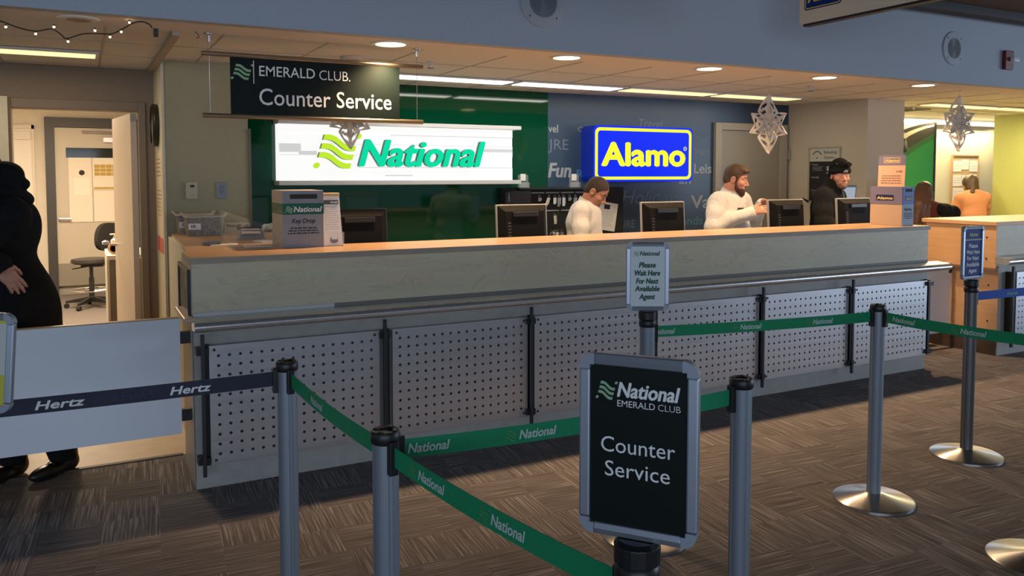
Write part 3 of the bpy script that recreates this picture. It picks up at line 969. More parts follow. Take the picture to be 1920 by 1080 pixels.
MB(Mx).box(-0.062, 0.062, -0.085, 0.085, 0, 0.035).build('housing', mat('dark_red_plastic', (0.13, 0.012, 0.015), 0.4), t, bev=0.006)
MB(Mx).box(0.0, 0.085, -0.012, 0.022, 0.035, 0.075).build('strobe', mat('clear_plastic', (0.7, 0.72, 0.75), 0.15), t, bev=0.006)
t = thing('ceiling_speaker', 'flat round white speaker in the soffit above the string of lights', 'speaker', (0.01, 4.80, 2.40))
MB().lathe([(0.001, -0.004), (0.055, -0.004), (0.06, -0.010), (0.095, -0.008), (0.10, 0)], 28, (0.01, 4.80, 2.40)).build('rim', CEIL_BORDER, t, smooth=True)
MB().lathe([(0.001, -0.0105), (0.056, -0.0105), (0.056, -0.004)], 24, (0.01, 4.80, 2.40)).build('grille', mat('warm_grey_grille', (0.25, 0.21, 0.17), 0.6), t)
t = thing('smoke_detector', 'small round smoke detector on the ceiling behind the hanging sign', 'smoke detector', (1.66, 5.53, 2.4))
MB().lathe([(0.001, -0.045), (0.045, -0.043), (0.052, -0.030), (0.075, -0.022), (0.078, 0)], 24, (1.66, 5.53, 2.405)).build('body_shell', mat('pale_plastic', (0.5, 0.45, 0.36), 0.5), t, smooth=True)
MB().lathe([(0.054, -0.029), (0.054, -0.036), (0.050, -0.036)], 24, (1.66, 5.53, 2.405)).build('vent', mat('dark_vent', (0.10, 0.09, 0.07), 0.6), t)
for (x, y, z), where in (((2.235, 5.52, 2.405), 'beside the smoke detector'), ((5.90, 5.41, 2.405), 'above the paper star'), ((8.70, 6.42, 2.405), 'near the cream wall')):
    t = thing('sprinkler_head', 'small ceiling sprinkler head ' + where, 'sprinkler', (x, y, z), group='ceiling sprinkler heads')
    MB().lathe([(0.03, 0), (0.03, -0.006), (0.008, -0.008), (0.008, -0.035), (0.001, -0.036)], 12, (x, y, z)).build('body_tube', STEEL, t, smooth=True)
    MB().lathe([(0.026, -0.042), (0.026, -0.045), (0.001, -0.046)], 12, (x, y, z)).build('deflector', DARK_STEEL, t)
    MB().tube([(x - 0.012, y, z - 0.03), (x - 0.016, y, z - 0.043)], 0.003, 5).tube([(x + 0.012, y, z - 0.03), (x + 0.016, y, z - 0.043)], 0.003, 5).build('yoke', STEEL, t)
vn = thing('ceiling_vent', 'dark flat ceiling vent between the lights and the paper star', 'vent', (8.9, 6.75, 2.4))
v_ = MB()
for k in range(7):
    v_.box(8.66, 9.16, 6.56 + 0.055 * k, 6.59 + 0.055 * k, 2.392, 2.404)
v_.build('slat', mat('vent_dark', (0.12, 0.11, 0.09), 0.6), vn)
MB().box(8.64, 8.66, 6.54, 6.96, 2.390, 2.406).box(9.16, 9.18, 6.54, 6.96, 2.390, 2.406).box(8.64, 9.18, 6.54, 6.56, 2.390, 2.406).build('vent_frame', mat('vent_rim', (0.3, 0.28, 0.22), 0.6), vn)
hk = thing('ceiling_hook', 'small wire hook on the soffit beside the hanging sign cable', 'hook', (0.60, 4.93, 2.39))
MB().tube([(0.585, 4.93, 2.399), (0.60, 4.93, 2.385), (0.605, 4.93, 2.37), (0.598, 4.93, 2.362), (0.590, 4.93, 2.368)], 0.002, 5).build('wire', DARK_STEEL, hk)

# string of lights hung along the soffit
st_ = thing('string_lights', 'short string of small warm bulbs drooping under the soffit', 'string lights', (0, 4.72, 2.33))
pts = [(-0.62, 2.40), (-0.45, 2.37), (-0.33, 2.345), (-0.25, 2.318), (-0.18, 2.308), (-0.11, 2.325), (-0.07, 2.30), (-0.045, 2.282), (0.03, 2.312), (0.10, 2.318), (0.16, 2.322), (0.21, 2.35), (0.26, 2.385), (0.30, 2.395), (0.335, 2.385), (0.352, 2.36)]
path = []
for i in range(len(pts) - 1):
    for k in range(4):
        t_ = k / 4
        p0 = pts[max(i - 1, 0)]; p1 = pts[i]; p2 = pts[i + 1]; p3 = pts[min(i + 2, len(pts) - 1)]
        f = lambda a, b, c, d: 0.5 * (2 * b + (c - a) * t_ + (2 * a - 5 * b + 4 * c - d) * t_ ** 2 + (3 * b - a - 3 * c + d) * t_ ** 3)
        path.append((f(p0[0], p1[0], p2[0], p3[0]), 4.72 + 0.004 * math.sin(i * 1.7), f(p0[1], p1[1], p2[1], p3[1])))
MB().tube(path, 0.0032, 6).build('cord', BLACK_MATTE, st_, smooth=True)
MB().box(0.355, 0.378, 4.708, 4.732, 2.322, 2.365).build('plug', BLACK, st_, bev=0.003)
BULB = emis('bulb_glow', (1.0, 0.66, 0.32), 14)
for x, z in ((-0.305, 2.318), (-0.18, 2.295), (-0.040, 2.268), (0.082, 2.332), (0.150, 2.305), (0.203, 2.335), (0.242, 2.398 - 0.012), (-0.10, 2.335)):
    MB().tube([(x, 4.72, z + 0.014), (x, 4.72, z + 0.004)], 0.004, 6).build('socket', BLACK, st_)
    MB().ball((x, 4.72, z), 0.0055, 8).build('bulb', BULB, st_, smooth=True)

# ------------------------------------------------------------------ queue posts, belts and sign holders
def make_stanchion(name, label, clips, pm=None):
    t = thing(name, label, 'queue post', (0, 0, 0), group='belt barrier posts')
    MB().lathe([(0.001, 0.0), (0.188, 0.0), (0.188, 0.012), (0.180, 0.017), (0.06, 0.040), (0.045, 0.046), (0.001, 0.046)], 56).build('base', BASEM, t, smooth=True)
    # fluted post with slots
    prof = []
    for k in range(40):
        a = 2 * PI * k / 40
        r = 0.0325 - (0.0035 if k % 10 == 5 else 0.0)
        prof.append((r * math.cos(a + PI / 4), r * math.sin(a + PI / 4)))
    MB().prism(prof, 0.044, 0.952).build('post', pm or ALU, t, smooth=True)
    MB().lathe([(0.034, 0.940), (0.037, 0.945), (0.037, 0.966), (0.033, 0.972), (0.020, 0.970), (0.018, 0.967), (0.001, 0.967)], 28).build('cap', BLACK, t, smooth=True)
    for k in range(4):
        a = PI / 4 + k * PI / 2
        MB().box(0.022, 0.031, -0.006, 0.006, 0.966, 0.974, 0, Matrix.Rotation(a, 4, 'Z')).build('cap_notch', BLACK, t)
    for ang in clips:
        MB(Matrix.Rotation(ang, 4, 'Z')).box(0.028, 0.048, -0.012, 0.012, 0.868, 0.952).build('belt_clip', BLACK, t, bev=0.003)
    return t


posts = {
    'A': ((0.60, 2.785), 'grey queue post joining the navy belt to a green belt', (math.radians(176), math.radians(-86))),
    'B': ((0.65, 1.915), 'grey queue post between two green belts in front of the widest steel panels', (math.radians(94), math.radians(2), math.radians(-82))),
    'C': ((1.80, 1.90), 'grey queue post standing just behind the black framed sign', (math.radians(178),)),
    'W': ((2.17, 2.87), 'grey queue post carrying the white framed sign', (math.radians(-7),)),
    'D': ((3.41, 2.68), 'grey queue post where two green belts meet, on a domed steel base', (math.radians(173), math.radians(-85))),
    'E': ((4.43, 2.875), 'darker queue post carrying the blue framed sign', (math.radians(-2),)),
    'F': ((3.47, 1.93), 'queue post at the frame edge, only its domed steel base showing', (math.radians(95),)),
    'N': ((0.785, 1.06), 'queue post under the black framed sign, mostly below the frame', (math.radians(97),)),
    'H': ((-0.95, 2.86), 'queue post at the far end of the navy belt', (math.radians(-4),)),
}
for k, ((x, y), lab, cl) in posts.items():
    t = make_stanchion('queue_post', lab, cl, ALU_DARK if k == 'E' else None)
    t.location = (x, y, 0)


def belt(name, label, P0, P1, m, marks, z0=0.915, z1=0.915, sag=0.012, hw=0.0245, flip=1):
    """band from P0 to P1 read left to right; marks: list of (kind, text, centre fraction, length m, cap h, material)"""
    t = thing(name, label, 'belt', ((P0[0] + P1[0]) / 2, (P0[1] + P1[1]) / 2, z0), group='retractable belts between the queue posts')
    A, B = Vector((*P0, z0)), Vector((*P1, z1))
    D = B - A
    Ln = D.length
    d = D.normalized()
    nrm = d.cross(Vector((0, 0, 1))).normalized()

    def pos(u, v, o=0.0):
        s = u / Ln
        return A + d * u + Vector((0, 0, v - 4 * sag * s * (1 - s))) + nrm * o
    n = 24
    mb = MB()
    V = []
    for i in range(n + 1):
        u = Ln * i / n
        V += [pos(u, -hw, 0.0008), pos(u, hw, 0.0008), pos(u, hw, -0.0008), pos(u, -hw, -0.0008)]
    F = []
    for i in range(n):
        for k in range(4):
            F.append((i * 4 + k, i * 4 + (k + 1) % 4, i * 4 + 4 + (k + 1) % 4, i * 4 + 4 + k))
    mb.add(V, F)
    mb.build('webbing', m, t)
    fn = lambda x, y, z: pos(x, y, 0.0008 + z)
    for kind, s, c, L, h, mm in marks:
        mb = MB()
        if kind == 'flag':
            flag(mb, c * Ln - L / 2, -h / 2, h, L, fn=fn, it=0.2)
            mb.build('emblem', mm, t)
        else:
            rev = kind == 'mirror'
            f2 = (lambda x, y, z, c=c: pos(2 * c * Ln - x, y, 0.0008 + z)) if rev else fn
            text(mb, s, c * Ln, -h / 2, h, L, bold=0.03, it=0.22, fn=f2, al='C')
            mb.build('lettering', mm, t)
    return t


def nat(c, Ln, k=1.0, m=BELT_PRINT):
    """wordmark plus emblem centred at fraction c of a belt Ln long"""
    return [('text', 'National', c + 0.018 / Ln, 0.115 * k, 0.024 * k, m), ('flag', '', c - 0.063 * k / Ln, 0.036 * k, 0.036 * k, BELT_LOGO)]


belt('retractable_belt', 'navy belt with white lettering crossing in front of the white gate', (-0.95, 2.86), (0.555, 2.79), NAVY_BELT,
     [('text', 'Hertz', 0.582, 0.135, 0.026, WHITE), ('mirror', 'Hertz', 0.715, 0.125, 0.022, NAVY_FAINT), ('text', 'Hertz', 0.828, 0.125, 0.026, WHITE)], sag=0.008)
belt('retractable_belt', 'green belt sloping down between the two nearest grey posts', (0.605, 2.74), (0.648, 1.965), GREEN_BELT, nat(0.33, 0.78))
belt('retractable_belt', 'green belt running behind the black framed sign', (0.70, 1.918), (1.75, 1.90), GREEN_BELT,
     nat(0.045, 1.05) + nat(0.345, 1.05))
belt('retractable_belt', 'dark green belt running from the lower post towards the viewer', (0.657, 1.866), (0.778, 1.11), GREEN_BELT, nat(0.20, 0.77) + nat(0.58, 0.77))
belt('retractable_belt', 'green belt stretched from the white framed sign to the next post', (2.22, 2.865), (3.36, 2.685), GREEN_BELT,
     nat(0.01, 1.15) + nat(0.40, 1.15) + nat(0.745, 1.15), sag=0.006)
belt('retractable_belt', 'green belt running off past the domed base at the frame edge', (3.415, 2.63), (3.468, 1.98), GREEN_BELT, nat(0.10, 0.65) + nat(0.60, 0.65), sag=0.006)
belt('retractable_belt', 'bright blue belt leading from the blue framed sign', (4.48, 2.872), (5.9, 2.80), BLUE_BELT,
     [('text', 'Alamo', 0.21, 0.10, 0.022, mat('pale_blue_print', (0.25, 0.42, 0.42), 0.6))], sag=0.0)


def sign_holder(label, c, xdir, face, w=0.195, h=0.298, tilt=0.0, pole=True, zsock=None):
    """framed 7x11 poster standing on a post; c = bottom centre"""
    t = thing('sign_holder', label, 'sign', c, group='framed signs on the queue posts')
    M = frame(c, xdir) @ Matrix.Rotation(tilt, 4, 'Z')
    fw = 0.0185
    rc = 0.026
    out, inn = rrect(-w / 2, w / 2, 0, h, rc, 8), rrect(-w / 2 + fw, w / 2 - fw, fw, h - fw, 0.002, 8)
    cz = 0.009
    # rails (straight) and corner caps
    for x0, x1, y0, y1 in ((-w / 2 + rc, w / 2 - rc, h - fw, h), (-w / 2 + rc, w / 2 - rc, 0, fw)):
        MB(M).add([(x0, y0, cz * .8), (x1, y0, cz * .8), (x1, (y0 + y1) / 2, cz), (x0, (y0 + y1) / 2, cz), (x1, y1, cz * .55), (x0, y1, cz * .55), (x0, y0, -cz), (x1, y0, -cz), (x1, y1, -cz), (x0, y1, -cz)],
                  [(0, 1, 2, 3), (3, 2, 4, 5), (5, 4, 8, 9), (9, 8, 7, 6), (6, 7, 1, 0), (0, 3, 5, 9, 6), (1, 7, 8, 4, 2)]).build('frame_rail', FRAMEM, t, bev=0.0015)
    for x0, x1 in ((-w / 2, -w / 2 + fw), (w / 2 - fw, w / 2)):
        MB(M).box(x0, x1, rc, h - rc, -cz, cz * .85).build('frame_rail', FRAMEM, t, bev=0.003)
    for sx in (-1, 1):
        for sy in (0, 1):
            cx, cy = sx * (w / 2 - rc), (h - rc if sy else rc)
            P = [(cx, cy + (fw and (rc if sy else -rc)))]
            a0 = {(1, 1): 0, (-1, 1): PI / 2, (-1, 0): PI, (1, 0): 3 * PI / 2}[(sx, sy)]
            arc = [(cx + rc * math.cos(a0 + PI / 2 * i / 8), cy + rc * math.sin(a0 + PI / 2 * i / 8)) for i in range(9)]
            ix, iy = sx * (w / 2 - fw), (h - fw if sy else fw)
            poly = arc + ([(cx, iy), (ix, iy), (ix, cy)] if sx * (1 if sy else -1) > 0 else [(ix, cy), (ix, iy), (cx, iy)])
            MB(M).prism(poly, -cz, cz).build('corner_cap', FRAME_CORNER, t, bev=0.002)
    MB(M).box(-w / 2 + fw - .002, w / 2 - fw + .002, fw - .002, h - fw + .002, -0.006, 0.003).build('poster', face, t)
    if pole:
        MB(M).box(-0.030, 0.030, -0.014, 0.0, -0.012, 0.012).lathe([(0.030, -0.0), (0.038, 0.006), (0.038, 0.035), (0.030, 0.042)], 20, M=Matrix.Rotation(PI / 2, 4, 'X')).build('socket', BLACK, t, bev=0.001)
    return t, M @ Matrix.Translation((0, 0, 0.003))


# near black sign
t, M = sign_holder('black framed sign lettered Counter Service on the nearest post', (0.785, 1.06, 1.010), (0.625, -0.78, 0), SIGN_BLACK, 0.196, 0.300)
mb = MB(M); flag(mb, -0.067, 0.225, 0.031, 0.030, it=0.2); mb.build('emblem', GREEN_LOGO, t)
mb = MB(M); text(mb, 'National', -0.034, 0.232, 0.024, 0.103, bold=0.03, it=0.22)
text(mb, 'EMERALD', -0.034, 0.2155, 0.0108, 0.062, bold=0.0); text(mb, 'CLUB', 0.033, 0.2155, 0.0108, 0.036, bold=-0.012)
text(mb, 'Counter', -0.061, 0.139, 0.026, 0.122, bold=0.0); text(mb, 'Service', -0.054, 0.099, 0.026, 0.107, bold=0.0)
mb.build('lettering', WHITE, t)
# white sign on post W
t, M = sign_holder('white framed sign with green print asking to wait for an agent', (2.165, 2.865, 1.012), (0.886, -0.464, 0), mat('white_poster', (0.78, 0.83, 0.85), 0.6, spec=0.2), 0.186, 0.298)
mb = MB(M); flag(mb, -0.062, 0.236, 0.024, 0.025, it=0.2); mb.build('emblem', GREEN_LOGO, t)
mb = MB(M); text(mb, 'National', -0.035, 0.240, 0.019, 0.088, bold=0.03, it=0.22)
for s, y, w_ in (('Please', 0.188, 0.074), ('Wait Here', 0.153, 0.112), ('For Next', 0.118, 0.098), ('Available', 0.085, 0.108), ('Agent', 0.050, 0.070)):
    text(mb, s, -0.002, y, 0.023, w_, bold=0.045, it=0.18, al='C')
mb.build('lettering', GREEN_TXT, t)
# blue sign on post E
t, M = sign_holder('blue framed sign with white print on the darker post', (4.43, 2.875, 1.014), (1.0, 0.03, 0), BLUE_FACE, 0.195, 0.300)
mb = MB(M); text(mb, 'Alamo', 0, 0.243, 0.020, 0.085, bold=0.06, al='C'); mb.box(-0.078, 0.078, 0.220, 0.226, 0, 0.001); mb.build('emblem', mat('pale_yellow_print', (0.55, 0.55, 0.30), 0.6), t)
mb = MB(M)
for s, y, w_ in (('Please', 0.178, 0.082), ('Wait Here', 0.143, 0.125), ('For Next', 0.108, 0.110), ('Available', 0.073, 0.122), ('Agent', 0.038, 0.078)):
    text(mb, s, 0, y, 0.023, w_, bold=0.03, al='C')
mb.build('lettering', WHITE, t)
# tilted poster holder at the frame edge
t, M = sign_holder('yellow poster in a silver frame at the frame edge beside the navy belt', (-0.31, 2.55, 0.99), (0.886, -0.464, 0), mat('yellow_poster', (0.55, 0.50, 0.05), 0.5), 0.30, 0.262, tilt=math.radians(-4.5))
mb = MB(M)
mb.box(-0.13, 0.13, 0.10, 0.235, 0, 0.0006)
mb.build('print', mat('pale_poster_band', (0.55, 0.57, 0.55), 0.6), t)
MB().tube([(-0.31, 2.55, 0.03), (-0.31, 2.55, 0.98)], 0.016, 12).build('pole', ALU, t, smooth=True)
MB().lathe([(0.001, 0), (0.15, 0), (0.15, 0.010), (0.02, 0.03), (0.001, 0.03)], 32, (-0.31, 2.55, 0)).build('base', BASEM, t, smooth=True)

# ------------------------------------------------------------------ things on and behind the counter
BEZEL = mat('silver_bezel', (0.42, 0.41, 0.39), 0.4, 0.5)
MON_BACK = nmat('monitor_black_plastic', (0.008, 0.0075, 0.0075), (0.011, 0.010, 0.010), (60, 60, 60), 0.6, spec=0.1)
SCREEN = emis('screen_glow', (0.60, 0.72, 0.85), 0.5, (0.02, 0.02, 0.02))


def monitor(label, x, y, w=0.42, h=0.36, ztop=1.388, base=0.755, rz=0.0, bez=BEZEL, group='staff monitors along the counter'):
    t = thing('monitor', label, 'monitor', (x, y, base), rz, group)
    M = Matrix.Translation((x, y, ztop)) @ Matrix.Rotation(rz, 4, 'Z') @ Matrix.Rotation(math.radians(-4), 4, 'X') @ Matrix.Translation((0, 0, -h))
    MB(M).box(-w / 2, w / 2, 0.0, 0.022, 0, h).build('bezel', bez, t, bev=0.004)
    MB(M).add([(-w / 2 + .015, .0225, .02), (w / 2 - .015, .0225, .02), (w / 2 - .015, .0225, h - .02), (-w / 2 + .015, .0225, h - .02)], [(3, 2, 1, 0)]).build('screen', SCREEN, t)
    a, b = 0.006, 0.05
    mb = MB(M)
    mb.hexa([(-w / 2 + a, 0.001, a), (w / 2 - a, 0.001, a), (w / 2 - a, 0.001, h - a), (-w / 2 + a, 0.001, h - a)],
            [(-w / 2 + b, -0.045, b), (w / 2 - b, -0.045, b), (w / 2 - b, -0.045, h - b), (-w / 2 + b, -0.045, h - b)])
    mb.build('back_housing', MON_BACK, t, bev=0.004)
    mb = MB(M)
    mb.box(-0.10, 0.10, -0.062, -0.043, h - 0.09, h - 0.055)
    mb.build('carry_handle', BLACK, t, bev=0.004)
    mb = MB(M)
    for k in range(7):
        mb.box(-w / 2 + 0.065, -w / 2 + 0.09, -0.0462, -0.0448, 0.09 + 0.022 * k, 0.102 + 0.022 * k)
    mb.build('vent', mat('vent_brown_grey', (0.05, 0.04, 0.035), 0.6), t)
    MB(M).box(-0.05, 0.05, -0.10, -0.045, 0.02, 0.12).build('hinge_block', BLACK, t, bev=0.006)
    MB(Matrix.Translation((x, y, 0)) @ Matrix.Rotation(rz, 4, 'Z')).box(-0.045, 0.045, -0.085, -0.055, base + 0.012, ztop - h + 0.12).build('stand', BLACK, t, bev=0.004)
    MB(Matrix.Translation((x, y, base)) @ Matrix.Rotation(rz, 4, 'Z')).lathe([(0.001, 0), (0.12, 0), (0.12, 0.008), (0.05, 0.018), (0.001, 0.018)], 24, (0, -0.05, 0)).build('foot', BLACK, t, smooth=True)
    return t


monitor('black monitor back beside the white brochure holder', 1.56, 5.12, 0.40, 0.34, 1.383, bez=BLACK)
monitor('black monitor back in front of the key cabinet', 2.76, 5.12, 0.405, 0.36, 1.393)
monitor('black monitor back between the two agents in white shirts', 4.01, 5.12, 0.42, 0.36, 1.393)
monitor('black monitor back between the bearded agent and the man in the beanie', 5.32, 5.12, 0.41, 0.36, 1.393)
monitor('black monitor back beside the blue key drop box', 6.15, 5.12, 0.43, 0.36, 1.395)
monitor('monitor with a lit screen peeking past the blue key drop box', 6.62, 5.62, 0.30, 0.30, 1.50, rz=PI, bez=BLACK, group=None)
MB().box(6.1, 6.95, 4.87, 5.28, 0.72, 0.755).box(6.42, 6.95, 5.28, 5.9, 0.72, 0.755).build('desk_top', mat('grey_desk_top', (0.35, 0.33, 0.30), 0.5), dk)
for x in (6.60, 6.85):
    MB().box(x, x + 0.04, 5.44, 5.48, 0, 0.72).build('leg', LAM_GREY, dk)

# key drop box (grey and green)
BOXGREY = mat('grey_box_print', (0.23, 0.25, 0.28), 0.45)
BOXSIDE = mat('grey_box_side', (0.42, 0.38, 0.33), 0.45)
t = thing('key_drop_box', 'grey key drop box with a green band on the long worktop', 'key drop box', (1.12, 4.85, 1.184))
MB().box(1.003, 1.236, 4.71, 5.00, 1.184, 1.512).build('box_body', BOXSIDE, t, bev=0.002)
MB().box(1.004, 1.235, 4.706, 4.7098, 1.186, 1.510).build('front_panel', BOXGREY, t)
MB().box(1.0015, 1.237, 4.7045, 4.99, 1.375, 1.438).build('band', mat('green_band', (0.005, 0.10, 0.055), 0.45), t)
MB().box(1.045, 1.20, 4.704, 4.706, 1.464, 1.490).build('slot', INK, t)
MX = frame((1.003, 4.704, 1.184), (1, 0, 0))
mb = MB(MX); flag(mb, 0.014, 0.200, 0.040, 0.046, it=0.2); mb.build('emblem', GREEN_LOGO, t)
mb = MB(MX); text(mb, 'National', 0.062, 0.206, 0.030, 0.162, bold=0.02, it=0.22); mb.build('lettering', WHITE, t)
mb = MB(MX); text(mb, 'Key Drop', 0.118, 0.142, 0.026, 0.134, bold=0.02, it=0.2, al='C', z=-0.001)
lines_block(mb, 0.025, 0.21, 0.110, 3, 0.015, 0.007, z=-0.001, seed=5, center=True)
mb.build('lettering', INK, t)
# side lettering
mb = MB(frame((1.001, 4.99, 1.184), (0, -1, 0))); text(mb, 'National', 0.06, 0.207, 0.026, 0.17, bold=0.02, it=0.2); mb.build('lettering', mat('dim_print_cream', (0.35, 0.32, 0.25), 0.6), t)

# brochure holder
t = thing('brochure_holder', 'white brochure holder standing beside the grey key drop box', 'brochure holder', (1.30, 4.76, 1.184))
MB().hexa([(1.243, 4.735, 1.187), (1.356, 4.735, 1.187), (1.356, 4.80, 1.187), (1.243, 4.80, 1.187)],
          [(1.238, 4.775, 1.475), (1.348, 4.775, 1.475), (1.348, 4.80, 1.475), (1.238, 4.80, 1.475)]).build('brochure_stack', PAPER, t)
MB().box(1.236, 1.350, 4.772, 4.802, 1.475, 1.495).build('top_tab', mat('tan_card', (0.55, 0.42, 0.22), 0.7), t, bev=0.004)
MB().box(1.236, 1.362, 4.722, 4.73, 1.184, 1.265).box(1.236, 1.240, 4.73, 4.81, 1.184, 1.265).box(1.358, 1.362, 4.73, 4.81, 1.184, 1.265).box(1.236, 1.362, 4.722, 4.81, 1.184, 1.187).build('pocket', mat('clear_acrylic', (0.85, 0.85, 0.85), 0.1, alpha=0.12), t)
MX = frame((1.243, 4.7345, 1.187), (1, 0, 0), (0, 0.04, 0.288))
mb = MB(MX); mb.box(0.010, 0.098, 0.243, 0.268, 0, 0.001)
mb.lathe([(0.022, 0), (0.001, 0.001)], 14, (0.062, 0.035, 0.001)); mb.box(0.04, 0.085, 0.02, 0.045, 0, 0.001)
mb.build('print', mat('slate_print', (0.07, 0.075, 0.09), 0.6), t)
mb = MB(MX); text(mb, 'PASS', 0.052, 0.249, 0.012, 0.042, bold=0.03, z=0.0018); mb.build('lettering', WHITE, t)
MB(MX).box(0.048, 0.082, 0.036, 0.058, 0.001, 0.002).build('picture', WHITE, t)
mb = MB(MX); lines_block(mb, 0.012, 0.10, 0.225, 11, 0.013, 0.004, seed=9); mb.build('lettering', mat('pale_print', (0.50, 0.50, 0.52), 0.7), t)

# baskets
BASK = nmat('grey_wicker', (0.20, 0.18, 0.15), (0.36, 0.33, 0.28), (90, 90, 70), 0.8, bump=0.6)


def basket(label, x, y, z, w, d, h, tagtxt):
    t = thing('storage_basket', label, 'basket', (x, y, z), group='grey woven baskets on the worktop')
    mb = MB()
    lv = [(0.86, 0), (0.90, 0.02), (0.97, h * .7), (1.0, h)]
    n = 28
    V = []
    def loop(sc, zz, inset=0):
        P = rrect(-w / 2 * sc + inset, w / 2 * sc - inset, -d / 2 * sc + inset, d / 2 * sc - inset, 0.03, 6)
        return [(x + a, y + b, z + zz) for a, b in P]
    loops = [loop(*q) for q in lv] + [loop(1.0, h, 0.008), loop(0.88, 0.012, 0.006)]
    m = len(loops[0])
    for L_ in loops: V += L_
    F = [(i * m + k, i * m + (k + 1) % m, (i + 1) * m + (k + 1) % m, (i + 1) * m + k) for i in range(len(loops) - 1) for k in range(m)]
    F.append([(len(loops) - 1) * m + k for k in range(m)]); F.append(list(range(m))[::-1])
    mb.add(V, F); mb.build('basket_body', BASK, t, smooth=True)
    rim = mb = MB(); mb.tube([p for p in loop(1.01, h)], 0.006, 6, closed=True); mb.build('rim', mat('cream_cord', (0.50, 0.46, 0.38), 0.8), t, smooth=True)
    for s in (-1, 1):
        MB().tube([(x + s * w * .5, y - d * .25, z + h), (x + s * (w * .5 + .018), y - d * .2, z + h + .022), (x + s * (w * .5 + .018), y + d * .2, z + h + .022), (x + s * w * .5, y + d * .25, z + h)], 0.006, 6).build('handle', mat('cream_cord', (0.50, 0.46, 0.38), 0.8), t, smooth=True)
    mb = MB(frame((x - w * .46, y - d * .5 - 0.002, z + h * .35), (1, 0, 0)))
    mb.box(0.005, 0.085, 0, 0.042, 0, 0.003); mb.build('tag_card', PAPER, t)
    mb = MB(frame((x - w * .46, y - d * .5 - 0.002, z + h * .35), (1, 0, 0)))
    text(mb, tagtxt, 0.025, 0.012, 0.02, None, bold=0.03, z=0.0036); mb.build('lettering', INK, t)


basket('grey woven basket in the worktop corner, partly behind the other basket', 0.70, 6.20, 1.184, 0.24, 0.15, 0.135, 'C')
basket('grey woven basket with a white tag reading S in front of the other basket', 0.745, 6.00, 1.184, 0.255, 0.16, 0.130, 'I/S')
t = thing('card_box', 'small silver card holder box with a printed card on the worktop', 'card holder', (0.97, 5.50, 1.184))
MB().hexa([(0.885, 5.44, 1.184), (1.045, 5.42, 1.184), (1.05, 5.56, 1.184), (0.89, 5.58, 1.184)], [(0.895, 5.50, 1.245), (1.04, 5.48, 1.245), (1.045, 5.55, 1.25), (0.90, 5.57, 1.25)]).build('tray', mat('silver_grey_plastic', (0.30, 0.32, 0.36), 0.35, 0.4), t, bev=0.003)
MB().add([(0.905, 5.462, 1.222), (1.02, 5.448, 1.222), (1.022, 5.505, 1.252), (0.91, 5.517, 1.252)], [(0, 1, 2, 3)]).build('card', mat('pinkish_card', (0.75, 0.62, 0.58), 0.7), t)
MB().box(0.89, 1.045, 5.535, 5.56, 1.245, 1.262).build('clip', INK, t)
for i, (x, y, w, d, rz, lab, m_) in enumerate(((0.74, 5.12, 0.16, 0.06, 0.1, 'white leaflet nearest the baskets on the worktop', PAPER), (0.90, 4.90, 0.15, 0.13, -0.05, 'pale pink paper slip lying in front of the card holder', mat('pink_slip', (0.75, 0.60, 0.52), 0.8)), (1.00, 5.22, 0.10, 0.10, 0.4, 'small white slip lying beside the grey key drop box', PAPER))):
    t = MB(at(x, y, 1.1845, rz)).box(-w / 2, w / 2, -d / 2, d / 2, 0, 0.004 + 0.002 * i).build('paper_slip', m_)
    tag(t, lab, 'paper', 'loose papers on the worktop')
    setattr(t, 'location', t.location)
t = MB(at(0.675, 5.13, 1.185, 0.2)).box(-0.045, 0.045, -0.03, 0.03, 0, 0.022).build('label_printer', mat('blue_grey_pad', (0.10, 0.12, 0.17), 0.5), bev=0.004)
tag(t, 'small blue-grey gadget at the end of the white leaflet', 'gadget')
t = thing('sanitizer_box', 'low pale box with bold black lettering against the wall on the worktop', 'box', (1.0, 6.22, 1.184))
MB().box(0.90, 1.08, 6.16, 6.26, 1.184, 1.252).build('carton', mat('pale_sage_card', (0.44, 0.43, 0.33), 0.7), t)
mb = MB(frame((0.90, 6.1595, 1.184), (1, 0, 0))); text(mb, 'PureP', 0.02, 0.042, 0.018, 0.10, bold=0.05); text(mb, 'on', 0.14, 0.045, 0.014, 0.03, bold=0.04); mb.build('lettering', INK, t)
# crumpled bag
r_ = random.Random(4)
mb = MB()
for k in range(6):
    c = (1.17 + 0.035 * k, 6.18 + 0.02 * (k % 2), 1.184 + 0.022 + 0.006 * (k % 3))
    mb.ball(c, 0.032 + 0.006 * (k % 3), 10, 0, None, 0.7)
t = mb.build('plastic_bag', nmat('white_plastic_film', (0.50, 0.52, 0.46), (0.68, 0.68, 0.62), (40, 40, 40), 0.35, bump=1.0))
dm = t.modifiers.new('remesh', 'REMESH'); dm.mode = 'VOXEL'; dm.voxel_size = 0.008
tx = bpy.data.textures.new('crumple', 'CLOUDS'); tx.noise_scale = 0.03
dd = t.modifiers.new('crumple', 'DISPLACE'); dd.texture = tx; dd.strength = 0.022
tag(t, 'crumpled white plastic bag behind the grey key drop box', 'bag')
# clear acrylic leaflet stand
t = thing('acrylic_stand', 'clear acrylic leaflet stand in front of the baskets on the worktop', 'acrylic stand', (0.86, 4.98, 1.184))
ACR = mat('clear_acrylic_sheet', (0.9, 0.92, 0.90), 0.05, alpha=0.04, spec=0.2)
MB().hexa([(0.70, 4.80, 1.186), (1.0, 4.72, 1.186), (1.0, 4.723, 1.186), (0.70, 4.803, 1.186)], [(0.70, 4.98, 1.40), (0.98, 4.95, 1.30), (0.98, 4.953, 1.30), (0.70, 4.983, 1.40)]).build('sheet', ACR, t)
MB().box(0.70, 1.0, 4.79, 4.825, 1.184, 1.187).build('foot', ACR, t)

